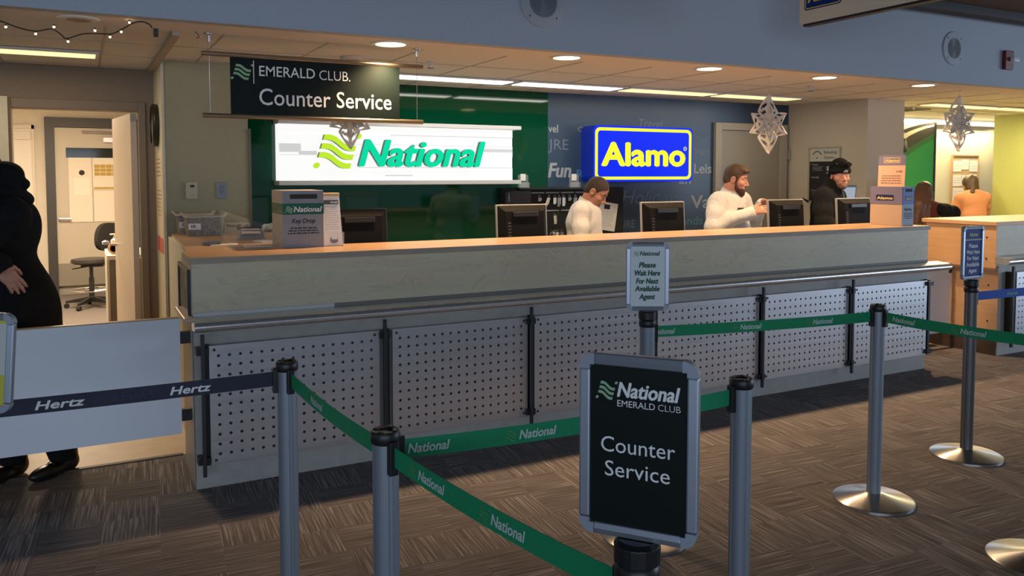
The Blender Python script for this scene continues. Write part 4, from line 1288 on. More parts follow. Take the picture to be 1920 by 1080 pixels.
# blue key drop box with its card
PURP = mat('purple_grey_print', (0.17, 0.15, 0.24), 0.5)
TANS = mat('tan_print', (0.50, 0.36, 0.26), 0.5)
MQ = at(5.92, 4.45, 1.184, math.radians(4))
t = thing('key_drop_box', 'blue and tan key drop box at the far end of the long worktop', 'key drop box', (6.0, 4.6, 1.184))
MB(MQ).box(0, 0.155, 0, 0.29, 0, 0.318).build('box_body', TANS, t, bev=0.002)
MB(MQ).box(-0.002, 0.150, -0.0015, 0.291, 0.175, 0.319).build('upper_band', PURP, t)
MB(MQ).box(0.001, 0.154, -0.003, -0.0015, 0.001, 0.175).build('front_panel', mat('pale_blue_print2', (0.20, 0.30, 0.40), 0.5), t)
MB(MQ).box(0.001, 0.154, -0.004, -0.0015, 0.175, 0.318).build('front_panel', mat('royal_blue_print', (0.02, 0.10, 0.42), 0.5), t)
MB(MQ).box(0.035, 0.128, -0.005, -0.004, 0.278, 0.302).build('slot', INK, t)
MF_ = MQ @ frame((0, -0.004, 0), (1, 0, 0))
mb = MB(MF_); mb.prism(rrect(0.035, 0.125, 0.203, 0.246, 0.004), 0, 0.001); mb.build('emblem', mat('navy_print', (0.008, 0.012, 0.06), 0.5), t)
mb = MB(MF_); text(mb, 'Alamo', 0.08, 0.212, 0.020, 0.078, bold=0.06, al='C', z=0.0018); mb.build('lettering', mat('cream_print', (0.62, 0.62, 0.45), 0.6), t)
mb = MB(MF_); text(mb, 'Key Drop', 0.078, 0.125, 0.022, 0.095, bold=0.015, al='C', z=0.0018); lines_block(mb, 0.02, 0.14, 0.10, 4, 0.014, 0.006, z=0.0018, seed=8, center=True); mb.build('lettering', mat('dark_blue_print', (0.012, 0.025, 0.05), 0.6), t)
MS_ = MQ @ frame((-0.002, 0.29, 0), (0, -1, 0))
mb = MB(MS_); mb.prism(rrect(0.055, 0.215, 0.205, 0.252, 0.003), 0, 0.001); mb.build('emblem', mat('navy_print', (0.008, 0.012, 0.06), 0.5), t)
mb = MB(MS_); text(mb, 'Alamo', 0.135, 0.215, 0.022, 0.145, bold=0.06, al='C', z=0.0018); mb.build('lettering', mat('warm_yellow_print', (0.75, 0.55, 0.22), 0.6), t)
t = thing('counter_card', 'salmon and purple display card standing on the blue key drop box', 'card', (5.98, 4.58, 1.503))
MC = frame((5.955, 4.715, 1.5035), (0, -1, 0), (0.01, -0.03, 0.26))
MB(MC).box(0, 0.255, 0, 0.175, -0.004, 0).build('card_body', mat('salmon_card', (0.66, 0.38, 0.27), 0.6), t)
MB(MC).box(0, 0.255, 0.175, 0.26, -0.004, 0).build('header', PURP, t)
mb = MB(MC); ring(mb, rrect(0.05, 0.205, 0.196, 0.240, 0.003), rrect(0.054, 0.201, 0.200, 0.236, 0.003), 0, 0.001); text(mb, 'Alamo', 0.128, 0.206, 0.022, 0.138, bold=0.06, al='C'); mb.build('lettering', mat('warm_yellow_print', (0.75, 0.55, 0.22), 0.6), t)
mb = MB(MC); text(mb, 'nds', 0.175, 0.118, 0.018, 0.055, bold=0.02); lines_block(mb, 0.03, 0.225, 0.085, 4, 0.020, 0.008, seed=12, center=True); mb.build('lettering', mat('brown_print', (0.20, 0.11, 0.09), 0.6), t)

# key cabinet on the back wall
t = thing('key_cabinet', 'wide black key cabinet with hooks on the back wall between green and blue', 'key cabinet', (4.2, 6.95, 1.2))
MB().box(3.52, 4.93, 6.945, 6.999, 0.80, 1.475).build('back_board', BLACK_MATTE, t)
MB().box(3.68, 4.46, 6.86, 6.999, 1.462, 1.478).build('top_lip', mat('dark_lip', (0.02, 0.025, 0.022), 0.35), t)
MB().box(3.53, 3.80, 6.86, 6.945, 1.33, 1.445).build('side_box', BLACK, t, bev=0.004)
MB().box(3.56, 3.565, 6.8585, 6.86, 1.35, 1.43).build('label_strip', GREYINK, t)
for z in (1.42, 1.245):
    for k in range(4):
        MB().box(3.84 + 0.17 * k, 3.99 + 0.17 * k, 6.938, 6.945, z, z + 0.014).build('label_strip', GREYINK, t)
kk = 0
for z, xs in ((1.40, (3.92, 4.03, 4.09, 4.14, 4.19, 4.26, 4.33)), (1.225, (4.09, 4.13)), (1.06, (4.06, 4.10, 4.13, 4.17))):
    for x in xs:
        MB().tube([(x, 6.945, z), (x, 6.91, z - 0.004), (x, 6.908, z + 0.008)], 0.0025, 5).build('hook', STEEL, t)
TAGM = [mat('cream_tag', (0.66, 0.62, 0.50), 0.6), mat('white_tag', (0.72, 0.72, 0.70), 0.6), mat('grey_key', (0.35, 0.35, 0.35), 0.4, 0.6)]
klabs = ['key on the top hook row nearest the black side box', 'keys with a slanting cream tag on the top hook row', 'keys beside the slanting cream tag on the top row', 'grey keys midway along the top hook row', 'grey keys beside the agent on the top row', 'dark fob on the top hook row', 'keys at the end of the top hook row', 'single cream tag hanging alone on the middle row', 'keys on the bottom row nearest the monitor', 'slanting cream tag on the bottom hook row', 'white tag on the bottom hook row', 'keys on the bottom hook row beside the agent']
ki = 0
for z, items in ((1.40, ((3.92, 0.03, 2, 0), (4.03, 0.075, 0, 0.35), (4.09, 0.06, 1, 0), (4.14, 0.085, 2, 0.05), (4.19, 0.08, 1, -0.03), (4.26, 0.03, 2, 0), (4.33, 0.05, 2, 0.2))), (1.225, ((4.09, 0.08, 0, -0.1),)), (1.06, ((4.06, 0.05, 2, 0.2), (4.10, 0.085, 0, 0.7), (4.13, 0.07, 1, 0.3), (4.17, 0.06, 2, 0)))):
    for x, ln, mi_, rot in items:
        k_ = thing('car_key', klabs[ki], 'key', (x, 6.91, z), group='tagged keys hanging in the key cabinet')
        ki += 1
        MK_ = Matrix.Translation((x, 6.909, z)) @ Matrix.Rotation(rot, 4, 'Y')
        ringp = [(0.011 * math.cos(2 * PI * i / 12), 0, -0.012 + 0.011 * math.sin(2 * PI * i / 12)) for i in range(12)]
        MB(MK_).tube(ringp, 0.0015, 5, closed=True).build('key_ring', STEEL, k_)
        MB(MK_).box(-0.014, 0.014, -0.003, 0.001, -0.025 - ln, -0.022).build('tag_card', TAGM[mi_], k_, bev=0.001)
        MB(MK_).box(0.012, 0.020, -0.006, -0.003, -0.022 - ln * .8, -0.02).build('blade', STEEL, k_)
t = thing('pinned_paper', 'tilted white paper with a black box hanging on the black cabinet', 'paper', (4.74, 6.94, 1.18))
MP = frame((4.60, 6.938, 1.055), (1, 0, 0)) @ Matrix.Rotation(math.radians(-9), 4, 'Z')
MB(MP).box(0, 0.22, 0, 0.285, -0.002, 0).build('sheet', PAPER, t)
mb = MB(MP); mb.box(0.055, 0.125, 0.215, 0.262, 0, 0.0008); mb.build('print', INK, t)
mb = MB(MP); lines_block(mb, 0.04, 0.19, 0.19, 9, 0.018, 0.005, seed=2); mb.build('lettering', mat('pale_print', (0.50, 0.50, 0.52), 0.7), t)
for x, lab in ((3.73, 'clear acrylic card holder standing just past the end of the lit white sign'), (4.30, 'clear acrylic holder standing on the black key cabinet')):
    t = thing('acrylic_holder', lab, 'card holder', (x, 6.9, 1.48))
    MB().box(x - 0.055, x + 0.055, 6.89, 6.893, 1.479, 1.60).box(x - 0.055, x + 0.055, 6.86, 6.863, 1.479, 1.53).box(x - 0.055, x + 0.055, 6.86, 6.893, 1.478, 1.481).build('pocket', mat('clear_acrylic', (0.85, 0.85, 0.85), 0.1, alpha=0.12), t)
    MB().box(x - 0.03, x + 0.025, 6.885, 6.889, 1.545, 1.61).build('card', PAPER, t)

# paper stars
def paper_star(label, x, y, z, R, m, turn=0.0, lean=0.0):
    t = thing('paper_star', label, 'paper star', (x, y, z), group='folded paper stars hanging from the ceiling')
    MR = Matrix.Translation((x, y, z)) @ Matrix.Rotation(math.radians(-25) + turn, 4, 'Z') @ Matrix.Rotation(lean, 4, 'Y') @ Matrix.Rotation(PI / 2, 4, 'X')
    nr, ns = 20, 16
    for a in range(6):
        ang = PI / 2 + a * PI / 3 + 0.05 * math.sin(a * 2.3)
        Ra = R * (1.0 if a % 3 == 0 else 0.72)
        MA_ = MR @ Matrix.Rotation(ang, 4, 'Z')
        mb = MB(MA_)
        V, F = [], []
        for i in range(nr + 1):
            q = i / nr
            wd = 0.36 * Ra * min(1, (q / 0.42) ** 0.7) if q < 0.42 else 0.36 * Ra * ((1 - q) / 0.58) ** 0.8
            for j in range(ns + 1):
                s = -1 + 2 * j / ns
                n_ = 0.06 * Ra * math.cos(s * PI / 2) * (1 + 0.6 * math.cos(6 * q * PI)) + 0.05 * Ra * math.sin(q * 7 + a) * abs(s)
                V.append((0.02 * Ra + q * Ra, s * wd + 0.01 * math.sin(3 * q + a), n_))
        for i in range(nr):
            for j in range(ns):
                js = abs(j + .5 - ns / 2) / (ns / 2)
                q = (i + .5) / nr + 0.22 * js
                cut = (0.44 < q < 0.53 or 0.66 < q < 0.80) and 0.28 < js < 0.78
                if not cut:
                    F.append((i * (ns + 1) + j, i * (ns + 1) + j + 1, (i + 1) * (ns + 1) + j + 1, (i + 1) * (ns + 1) + j))
        mb.add(V, F)
        o = mb.build('petal', m, t, smooth=True)
        sd = o.modifiers.new('paper', 'SOLIDIFY'); sd.thickness = 0.0012
        # inner curled loop standing off the petal
        lp = []
        for k in range(13):
            u = k / 12
            lp.append((0.10 * Ra + 0.5 * Ra * math.sin(PI * u), (u - .5) * 0.30 * Ra, 0.10 * Ra * math.sin(PI * u)))
        V, F = [], []
        for p in lp:
            V += [(p[0], p[1], p[2] - 0.014), (p[0] + 0.01, p[1], p[2] + 0.022)]
        F = [(2 * k, 2 * k + 1, 2 * k + 3, 2 * k + 2) for k in range(12)]
        o = MB(MA_).add(V, F).build('curl', m, t, smooth=True)
        sd = o.modifiers.new('paper', 'SOLIDIFY'); sd.thickness = 0.0012
    MB().tube([(x, y, z + R * 0.95), (x, y, 2.40)], 0.0012, 5).build('thread', mat('pale_thread', (0.5, 0.5, 0.5), 0.7), t)
    return t


STARP = nmat('star_paper', (0.76, 0.73, 0.68), (0.82, 0.80, 0.75), (50, 50, 50), 0.8)
_nt = STARP.node_tree
_tr = _nt.nodes.new('ShaderNodeBsdfTranslucent'); _tr.inputs[0].default_value = (0.85, 0.78, 0.68, 1)
_mx = _nt.nodes.new('ShaderNodeMixShader'); _mx.inputs[0].default_value = 0.35
_nt.links.new(_nt.nodes['Principled BSDF'].outputs[0], _mx.inputs[1]); _nt.links.new(_tr.outputs[0], _mx.inputs[2])
_nt.links.new(_mx.outputs[0], _nt.nodes['Material Output'].inputs[0])
paper_star('bright white paper star hanging beside the grey door', 4.886, 4.90, 2.005, 0.232, STARP)
paper_star('dim grey paper star hanging before the cream and lime walls', 7.28, 4.90, 2.08, 0.255, STARP, 0.1)
paper_star('paper star half hidden behind the dark hanging sign', 1.69, 5.68, 2.00, 0.215, STARP, 0.3)

# fittings on the pillar wall
t = thing('thermostat', 'beige thermostat with a small dark display on the pillar wall', 'thermostat', (0.70, 6.3, 1.49))
MB().box(0.662, 0.740, 6.278, 6.30, 1.428, 1.546).build('cover', mat('beige_plastic', (0.52, 0.45, 0.32), 0.5), t, bev=0.003)
MB().box(0.690, 0.718, 6.2765, 6.278, 1.512, 1.528).build('display', INK, t)
MB().box(0.695, 0.715, 6.2765, 6.278, 1.455, 1.460).build('print', GREYINK, t)
t = thing('switch_plate', 'grey metal wall plate mounted beside the beige thermostat', 'wall plate', (0.905, 6.3, 1.49))
MB().box(0.868, 0.942, 6.290, 6.30, 1.428, 1.546).build('plate', mat('grey_plate', (0.22, 0.24, 0.26), 0.4, 0.5), t, bev=0.003)
MB().box(0.889, 0.921, 6.287, 6.29, 1.470, 1.525).build('switch', mat('grey_switch', (0.17, 0.19, 0.22), 0.4), t, bev=0.002)
MB().box(0.892, 0.918, 6.288, 6.29, 1.445, 1.450).build('print', GREYINK, t)
t = thing('wall_clock', 'round black-rimmed wall clock seen edge-on beside the office doorway', 'clock', (0.512, 6.62, 1.965))
MW = frame((0.512, 6.62, 1.965), (0, -1, 0))
MB(MW).lathe([(0.14, 0), (0.155, 0.006), (0.158, 0.03), (0.150, 0.042), (0.140, 0.045), (0.138, 0.034)], 36).build('rim', BLACK, t, smooth=True)
MB(MW).lathe([(0.14, 0.030), (0.001, 0.031)], 30).build('dial', PAPER, t)
mb = MB(MW).box(-0.004, 0.004, 0, 0.08, 0.032, 0.034); mb.add([(-.003, -.02, .034), (.003, -.02, .034), (.075, .06, .034), (.07, .064, .034)], [(0, 1, 2, 3)]); mb.build('hand', INK, t)
t = thing('wall_poster', 'cream printed poster with a red bottom band below the wall clock', 'poster', (0.512, 6.55, 1.4))
MW = frame((0.5105, 6.84, 1.03), (0, -1, 0))
MB(MW).box(0, 0.50, 0.11, 0.735, -0.0012, 0).build('sheet', mat('cream_poster', (0.72, 0.62, 0.45), 0.7), t)
MB(MW).box(0, 0.50, 0.0, 0.11, -0.0012, 0).build('band', mat('red_band', (0.60, 0.07, 0.04), 0.6), t)
mb = MB(MW); lines_block(mb, 0.06, 0.44, 0.68, 5, 0.03, 0.010, seed=6); mb.build('print', mat('tan_text', (0.40, 0.30, 0.20), 0.7), t)
mb = MB(MW); lines_block(mb, 0.06, 0.44, 0.45, 7, 0.03, 0.008, seed=7); mb.build('print', mat('tan_text', (0.40, 0.30, 0.20), 0.7), t)

# refuelling board on the right-hand wall
t = thing('price_board', 'black and white refueling options price board on the taupe wall', 'price board', (7.32, 6.5, 1.6))
d_ = Vector((0.0665, -0.998, 0))
MX = frame((7.308, 6.70, 1.29), d_)
ring(m_ := MB(MX), [(0, 0), (0.42, 0), (0.42, 0.62), (0, 0.62)], [(0.018, 0.018), (0.402, 0.018), (0.402, 0.602), (0.018, 0.602)], 0, 0.014)
m_.build('border', mat('tan_board_frame', (0.36, 0.33, 0.26), 0.5), t)
MB(MX).box(0.018, 0.402, 0.46, 0.602, 0.004, 0.008).build('header', mat('pale_header', (0.50, 0.50, 0.44), 0.6), t)
MB(MX).box(0.018, 0.402, 0.018, 0.46, 0.004, 0.008).build('board', mat('black_board', (0.012, 0.012, 0.014), 0.5), t)
MX = MX @ Matrix.Translation((0, 0, 0.008))
mb = MB(MX); text(mb, 'Refueling', 0.205, 0.545, 0.034, 0.165, bold=0.01); text(mb, 'Options', 0.205, 0.488, 0.034, 0.135, bold=0.01)
for k in range(5):
    a0 = math.radians(25 + 27 * k)
    P = []
    for i in range(5):
        a = a0 + math.radians(20) * i / 4
        P.append((a,))
    mb.add([(0.115 + 0.068 * math.cos(p[0]), 0.510 + 0.068 * math.sin(p[0]), 0.0008) for p in P] + [(0.115 + 0.054 * math.cos(p[0]), 0.510 + 0.054 * math.sin(p[0]), 0.0008) for p in P], [(i, i + 1, i + 6, i + 5) for i in range(4)])
mb.lathe([(0.009, 0.0008), (0.001, 0.001)], 10, (0.115, 0.500, 0))
mb.build('lettering', INK, t)
mb = MB(MX)
text(mb, '1 Prepay', 0.04, 0.420, 0.016, 0.09); text(mb, '2 We Refill', 0.04, 0.275, 0.016, 0.10); text(mb, '3 You Refill', 0.04, 0.130, 0.016, 0.11)
text(mb, '$2.', 0.245, 0.362, 0.045, 0.085, bold=0.02); text(mb, '$3', 0.225, 0.215, 0.045, 0.075, bold=0.02)
lines_block(mb, 0.24, 0.34, 0.328, 1, 0.02, 0.007, seed=3); lines_block(mb, 0.23, 0.33, 0.185, 1, 0.02, 0.007, seed=4)
mb.build('lettering', mat('board_white', (0.62, 0.62, 0.60), 0.6), t)
mb = MB(MX); lines_block(mb, 0.06, 0.20, 0.395, 3, 0.018, 0.007, seed=13); lines_block(mb, 0.06, 0.30, 0.105, 3, 0.018, 0.007, seed=14); mb.build('lettering', GREYINK, t)

# far room: green panel, spotlight, notice board
t = thing('wall_graphic_panel', 'tall green panel with black and white sweeping arcs before the cream wall', 'panel', (9.9, 7.77, 1.2))
MB().box(8.6, 10.93, 7.70, 7.84, 0, 2.365).build('panel_board', mat('panel_green', (0.02, 0.24, 0.07), 0.5), t)
MB().box(10.895, 10.935, 7.69, 7.845, 0, 2.37).build('edge_post', BLACK, t)
MV = frame((0, 7.6995, 0), (1, 0, 0))
def band(up, dn, z):
    n_ = len(up)
    return MB(MV).add([(a, b, z) for a, b in up] + [(a, b, z) for a, b in dn], [(i, i + 1, i + 1 + n_, i + n_) for i in range(n_ - 1)])
xs_ = [8.6, 9.3, 9.8, 10.21, 10.39, 10.55, 10.72, 10.895]
def curve(p0, p1, p2):
    # quadratic through three points
    (xa, ya), (xb, yb), (xc, yc) = p0, p1, p2
    def f(x):
        return ya * (x - xb) * (x - xc) / ((xa - xb) * (xa - xc)) + yb * (x - xa) * (x - xc) / ((xb - xa) * (xb - xc)) + yc * (x - xa) * (x - xb) / ((xc - xa) * (xc - xb))
    return [(x, max(f(x), 0.05)) for x in xs_]
c1 = curve((10.205, 2.228), (10.544, 2.309), (10.893, 2.364)); c2_ = curve((10.207, 2.165), (10.546, 2.264), (10.893, 2.324))
c3 = curve((10.21, 2.085), (10.547, 2.218), (10.893, 2.299)); c4 = curve((10.31, 1.966), (10.554, 2.064), (10.893, 2.199)); c5 = curve((10.341, 1.88), (10.557, 1.992), (10.893, 2.126))
band([(x, 2.366) for x in xs_], c1, 0.001).build('print', mat('panel_cream', (0.66, 0.60, 0.44), 0.5), t)
band(c1, c2_, 0.001).build('print', mat('panel_black', (0.03, 0.03, 0.028), 0.5), t)
band(c2_, c3, 0.001).build('print', mat('panel_cream', (0.66, 0.60, 0.44), 0.5), t)
band(c3, c4, 0.001).build('print', mat('panel_charcoal', (0.05, 0.05, 0.042), 0.5), t)
band(c4, c5, 0.001).build('print', mat('panel_dull_green', (0.03, 0.13, 0.05), 0.5), t)
t = thing('spotlight', 'small black spotlight lit white beside the narrow wall end', 'spotlight', (9.6, 7.2, 2.0))
MSP = Matrix.Translation((9.575, 7.2, 1.90)) @ Matrix.Rotation(math.radians(-12), 4, 'Y')
MB(MSP).lathe([(0.052, 0.0), (0.055, 0.02), (0.045, 0.16), (0.02, 0.19), (0.001, 0.19)], 20).build('lamp_housing', BLACK, t, smooth=True)
MB(MSP).lathe([(0.001, -0.004), (0.050, 0.002)], 20).build('lens', emis('spot_lens', (1, 0.97, 0.92), 6), t)
MB().box(9.50, 9.60, 7.17, 7.23, 2.08, 2.15).build('mount', mat('pale_mount', (0.6, 0.57, 0.5), 0.5), t)
MB().tube([(9.55, 7.2, 2.15), (9.55, 7.2, 2.40)], 0.010, 8).build('stem', BLACK, t)
t = thing('notice_board', 'wooden notice board with pinned papers on the cream wall', 'notice board', (11.8, 7.84, 1.45))
MB().box(11.50, 12.14, 7.825, 7.85, 0.98, 1.905).build('board', mat('cork_tan', (0.52, 0.36, 0.20), 0.8), t)
mb = MB(); ring(mb, [(0, 0), (0.64, 0), (0.64, 0.925), (0, 0.925)], [(0.02, 0.02), (0.62, 0.02), (0.62, 0.905), (0.02, 0.905)], 0, 0.01, 0); mb.v = [tuple(frame((11.50, 7.825, 0.98), (1, 0, 0)) @ Vector(p)) for p in mb.v]; mb.build('board_frame', mat('oak_frame', (0.45, 0.33, 0.20), 0.5), t)
pl = ['white slip at the top row of the notice board, first of three', 'white slip at the top row of the notice board, middle of three', 'white slip at the top row of the notice board, last of three', 'white slip in the second row of the notice board, first of three', 'white slip in the second row of the notice board, middle of three', 'white slip in the second row of the notice board, last of three', 'large printed sheet midway down the notice board', 'narrow sheet beside the large sheet on the notice board', 'large sheet at the bottom of the notice board', 'small white note beside the woman in orange']
for i, (a, b, w, h) in enumerate(((0.03, 0.67, 0.19, 0.16), (0.23, 0.70, 0.17, 0.15), (0.42, 0.67, 0.19, 0.17), (0.03, 0.45, 0.20, 0.17), (0.24, 0.46, 0.17, 0.16), (0.42, 0.45, 0.18, 0.17), (0.03, 0.20, 0.30, 0.23), (0.38, 0.22, 0.20, 0.20), (0.03, 0.02, 0.25, 0.17), (0.36, 0.12, 0.14, 0.09))):
    o = thing('pinned_note', pl[i], 'paper', (11.5 + a, 7.82, 0.98 + b), group='papers pinned on the notice board')
    mq = frame((11.50 + a, 7.8245, 0.98 + b), (1, 0, 0)) @ Matrix.Rotation(0.05 * math.sin(i * 3), 4, 'Z')
    MB(mq).box(0, w, 0, h, 0, 0.002).build('sheet', PAPER, o)
    mb = MB(mq); lines_block(mb, 0.02, w - .02, h - .05, max(2, int(h / .04) - 1), 0.035, 0.006, seed=i, z=0.0026); mb.build('print', mat('pale_print', (0.50, 0.50, 0.52), 0.7), o)

# office beyond the doorway
t = thing('office_chair', 'black drafting chair with a chrome foot ring in the office', 'chair', (0.08, 11.1, 0))
MO = at(0.08, 11.1, 0, math.radians(-8))
leg0 = None
for k in range(5):
    a = 2 * PI * k / 5 + 0.55
    MLG = MO @ Matrix.Rotation(a, 4, 'Z')
    mb = MB(MLG); mb.hexa([(0.03, -0.022, 0.075), (0.29, -0.016, 0.062), (0.29, 0.016, 0.062), (0.03, 0.022, 0.075)], [(0.03, -0.018, 0.135), (0.29, -0.012, 0.09), (0.29, 0.012, 0.09), (0.03, 0.018, 0.135)])
    lg = mb.build('leg', BLACK, t, bev=0.004)
    MB(MLG).lathe([(0.001, -0.02), (0.028, -0.02), (0.028, 0.02), (0.001, 0.02)], 14, M=Matrix.Translation((0.28, 0, 0.0285)) @ Matrix.Rotation(PI / 2, 4, 'X')).build('caster', BLACK, lg)
MB(MO).lathe([(0.04, 0.07), (0.04, 0.13), (0.03, 0.14), (0.03, 0.36), (0.022, 0.37), (0.022, 0.52), (0.001, 0.52)], 16).build('gas_column', BLACK, t, smooth=True)
mb = MB(MO); mb.tube([(0.21 * math.cos(2 * PI * i / 28), 0.21 * math.sin(2 * PI * i / 28), 0.215) for i in range(28)], 0.010, 8, closed=True)
for k in range(3):
    a = 2 * PI * k / 3
    mb.tube([(0.03 * math.cos(a), 0.03 * math.sin(a), 0.2), (0.21 * math.cos(a), 0.21 * math.sin(a), 0.215)], 0.006, 6)
mb.build('foot_ring', mat('chrome', (0.75, 0.75, 0.75), 0.12, 1.0), t, smooth=True)
MB(MO).box(-0.10, 0.14, -0.09, 0.09, 0.50, 0.535).tube([(-0.05, -0.05, 0.50), (-0.20, -0.08, 0.48)], 0.008, 6).build('mechanism', BLACK, t, bev=0.004)
MB(MO).lathe([(0.001, 0.535), (0.19, 0.535), (0.225, 0.555), (0.215, 0.59), (0.15, 0.60), (0.001, 0.597)], 32).build('seat', mat('black_vinyl', (0.012, 0.011, 0.010), 0.35), t, smooth=True)
mb = MB(MO @ Matrix.Translation((0.19, 0.05, 0)) @ Matrix.Rotation(math.radians(55), 4, 'Z'))
P = []
for i in range(28):
    a = 2 * PI * i / 28
    P.append((0.20 * math.copysign(abs(math.cos(a)) ** 0.75, math.cos(a)) * (1 - 0.12 * math.sin(a)), 0.17 * math.copysign(abs(math.sin(a)) ** 0.8, math.sin(a))))
mb.prism(P, -0.025, 0.03, 0, Matrix.Translation((0, 0, 0.85)) @ Matrix.Rotation(PI / 2, 4, 'X'))
mb.build('backrest', mat('black_upholstery', (0.010, 0.009, 0.009), 0.85), t, bev=0.012)
MB(MO).tube([(0.12, 0.02, 0.52), (0.23, 0.06, 0.56), (0.24, 0.07, 0.82)], 0.016, 8).build('back_stem', BLACK, t, smooth=True)
t = thing('side_cabinet', 'low cabinet with a white top just inside the office door', 'cabinet', (0.30, 9.1, 0))
MB().box(0.215, 0.68, 8.6, 9.4, 0, 0.80).build('cabinet_body', mat('dark_tan_laminate', (0.16, 0.13, 0.09), 0.5), t)
MB().box(0.195, 0.69, 8.58, 9.42, 0.80, 0.84).build('top', mat('pale_top', (0.62, 0.56, 0.46), 0.45), t, bev=0.003)
MB().box(0.195, 0.215, 8.58, 9.42, 0, 0.80).build('side_panel', mat('pale_side', (0.45, 0.40, 0.32), 0.5), t)
t = thing('soap_bottle', 'white pump bottle on the low cabinet in the office', 'bottle', (0.275, 8.95, 0.84))
MB().lathe([(0.001, 0), (0.032, 0.0), (0.034, 0.01), (0.034, 0.12), (0.012, 0.14), (0.012, 0.155), (0.001, 0.156)], 16, (0.275, 8.95, 0.84)).build('bottle_body', mat('white_bottle', (0.75, 0.72, 0.64), 0.4), t, smooth=True)
MB().tube([(0.275, 8.95, 0.995), (0.275, 8.95, 1.02), (0.235, 8.95, 1.018)], 0.007, 8).build('pump', mat('white_bottle', (0.75, 0.72, 0.64), 0.4), t)
t = thing('tape_roll', 'tan roll of tape standing on the low cabinet in the office', 'tape', (0.262, 8.75, 0.895))
MB(Matrix.Translation((0.262, 8.75, 0.895)) @ Matrix.Rotation(PI / 2, 4, 'X')).lathe([(0.035, -0.02), (0.055, -0.02), (0.055, 0.02), (0.035, 0.02), (0.035, -0.02)], 22).build('tape_band', mat('tan_tape', (0.60, 0.40, 0.16), 0.4), t, smooth=True)
t = thing('door_notice', 'large white notice sheet with a black dot taped to the far office door', 'notice', (0.0, 12.42, 1.4))
MB().box(-0.145, 0.13, 12.417, 12.4285, 0.97, 1.83).build('sheet', mat('cream_paper', (0.74, 0.68, 0.56), 0.7), t)
MB(frame((0.01, 12.416, 1.63), (1, 0, 0))).lathe([(0.035, 0), (0.001, 0.002)], 18).build('dot', INK, t)
t = thing('door_notice', 'small white slip taped below the black dot', 'notice', (0.0, 12.41, 1.4))
MB().box(-0.085, 0.105, 12.412, 12.416, 1.33, 1.56).build('sheet', mat('white_slip', (0.80, 0.75, 0.64), 0.7), t)
t = thing('wall_calendar', 'yellow-gridded schedule poster on the far office door', 'schedule', (0.28, 12.41, 1.6))
MB().box(0.14, 0.46, 12.415, 12.4285, 1.40, 1.83).build('sheet', mat('cream_paper', (0.74, 0.68, 0.56), 0.7), t)
mb = MB(frame((0.14, 12.4145, 1.40), (1, 0, 0)))
for r in range(3):
    for c in range(4):
        mb.box(0.02 + 0.072 * c, 0.086 + 0.072 * c, 0.19 + 0.052 * r, 0.235 + 0.052 * r, 0, 0.001)
mb.box(0.01, 0.31, 0.01, 0.035, 0, 0.001)
mb.build('print', mat('mustard_print', (0.45, 0.30, 0.04), 0.6), t)
MB().box(0.145, 0.48, 12.419, 12.4285, 0.97, 1.395).build('lower_sheet', mat('cream_paper', (0.74, 0.68, 0.56), 0.7), t)
MB(frame((0, 12.429, 0), (1, 0, 0))).box(-0.298, 0.618, 0.12, 0.42, 0, 0.003).build('kick_plate', mat('grey_kick', (0.25, 0.23, 0.19), 0.4), d2)


# ------------------------------------------------------------------ people: one continuous surface per body, grown from a distance field
def V3(*a):
    return np.array(a, dtype=float)


def RX(a): return np.array(Matrix.Rotation(a, 3, 'X'))
def RY(a): return np.array(Matrix.Rotation(a, 3, 'Y'))
def RZ(a): return np.array(Matrix.Rotation(a, 3, 'Z'))


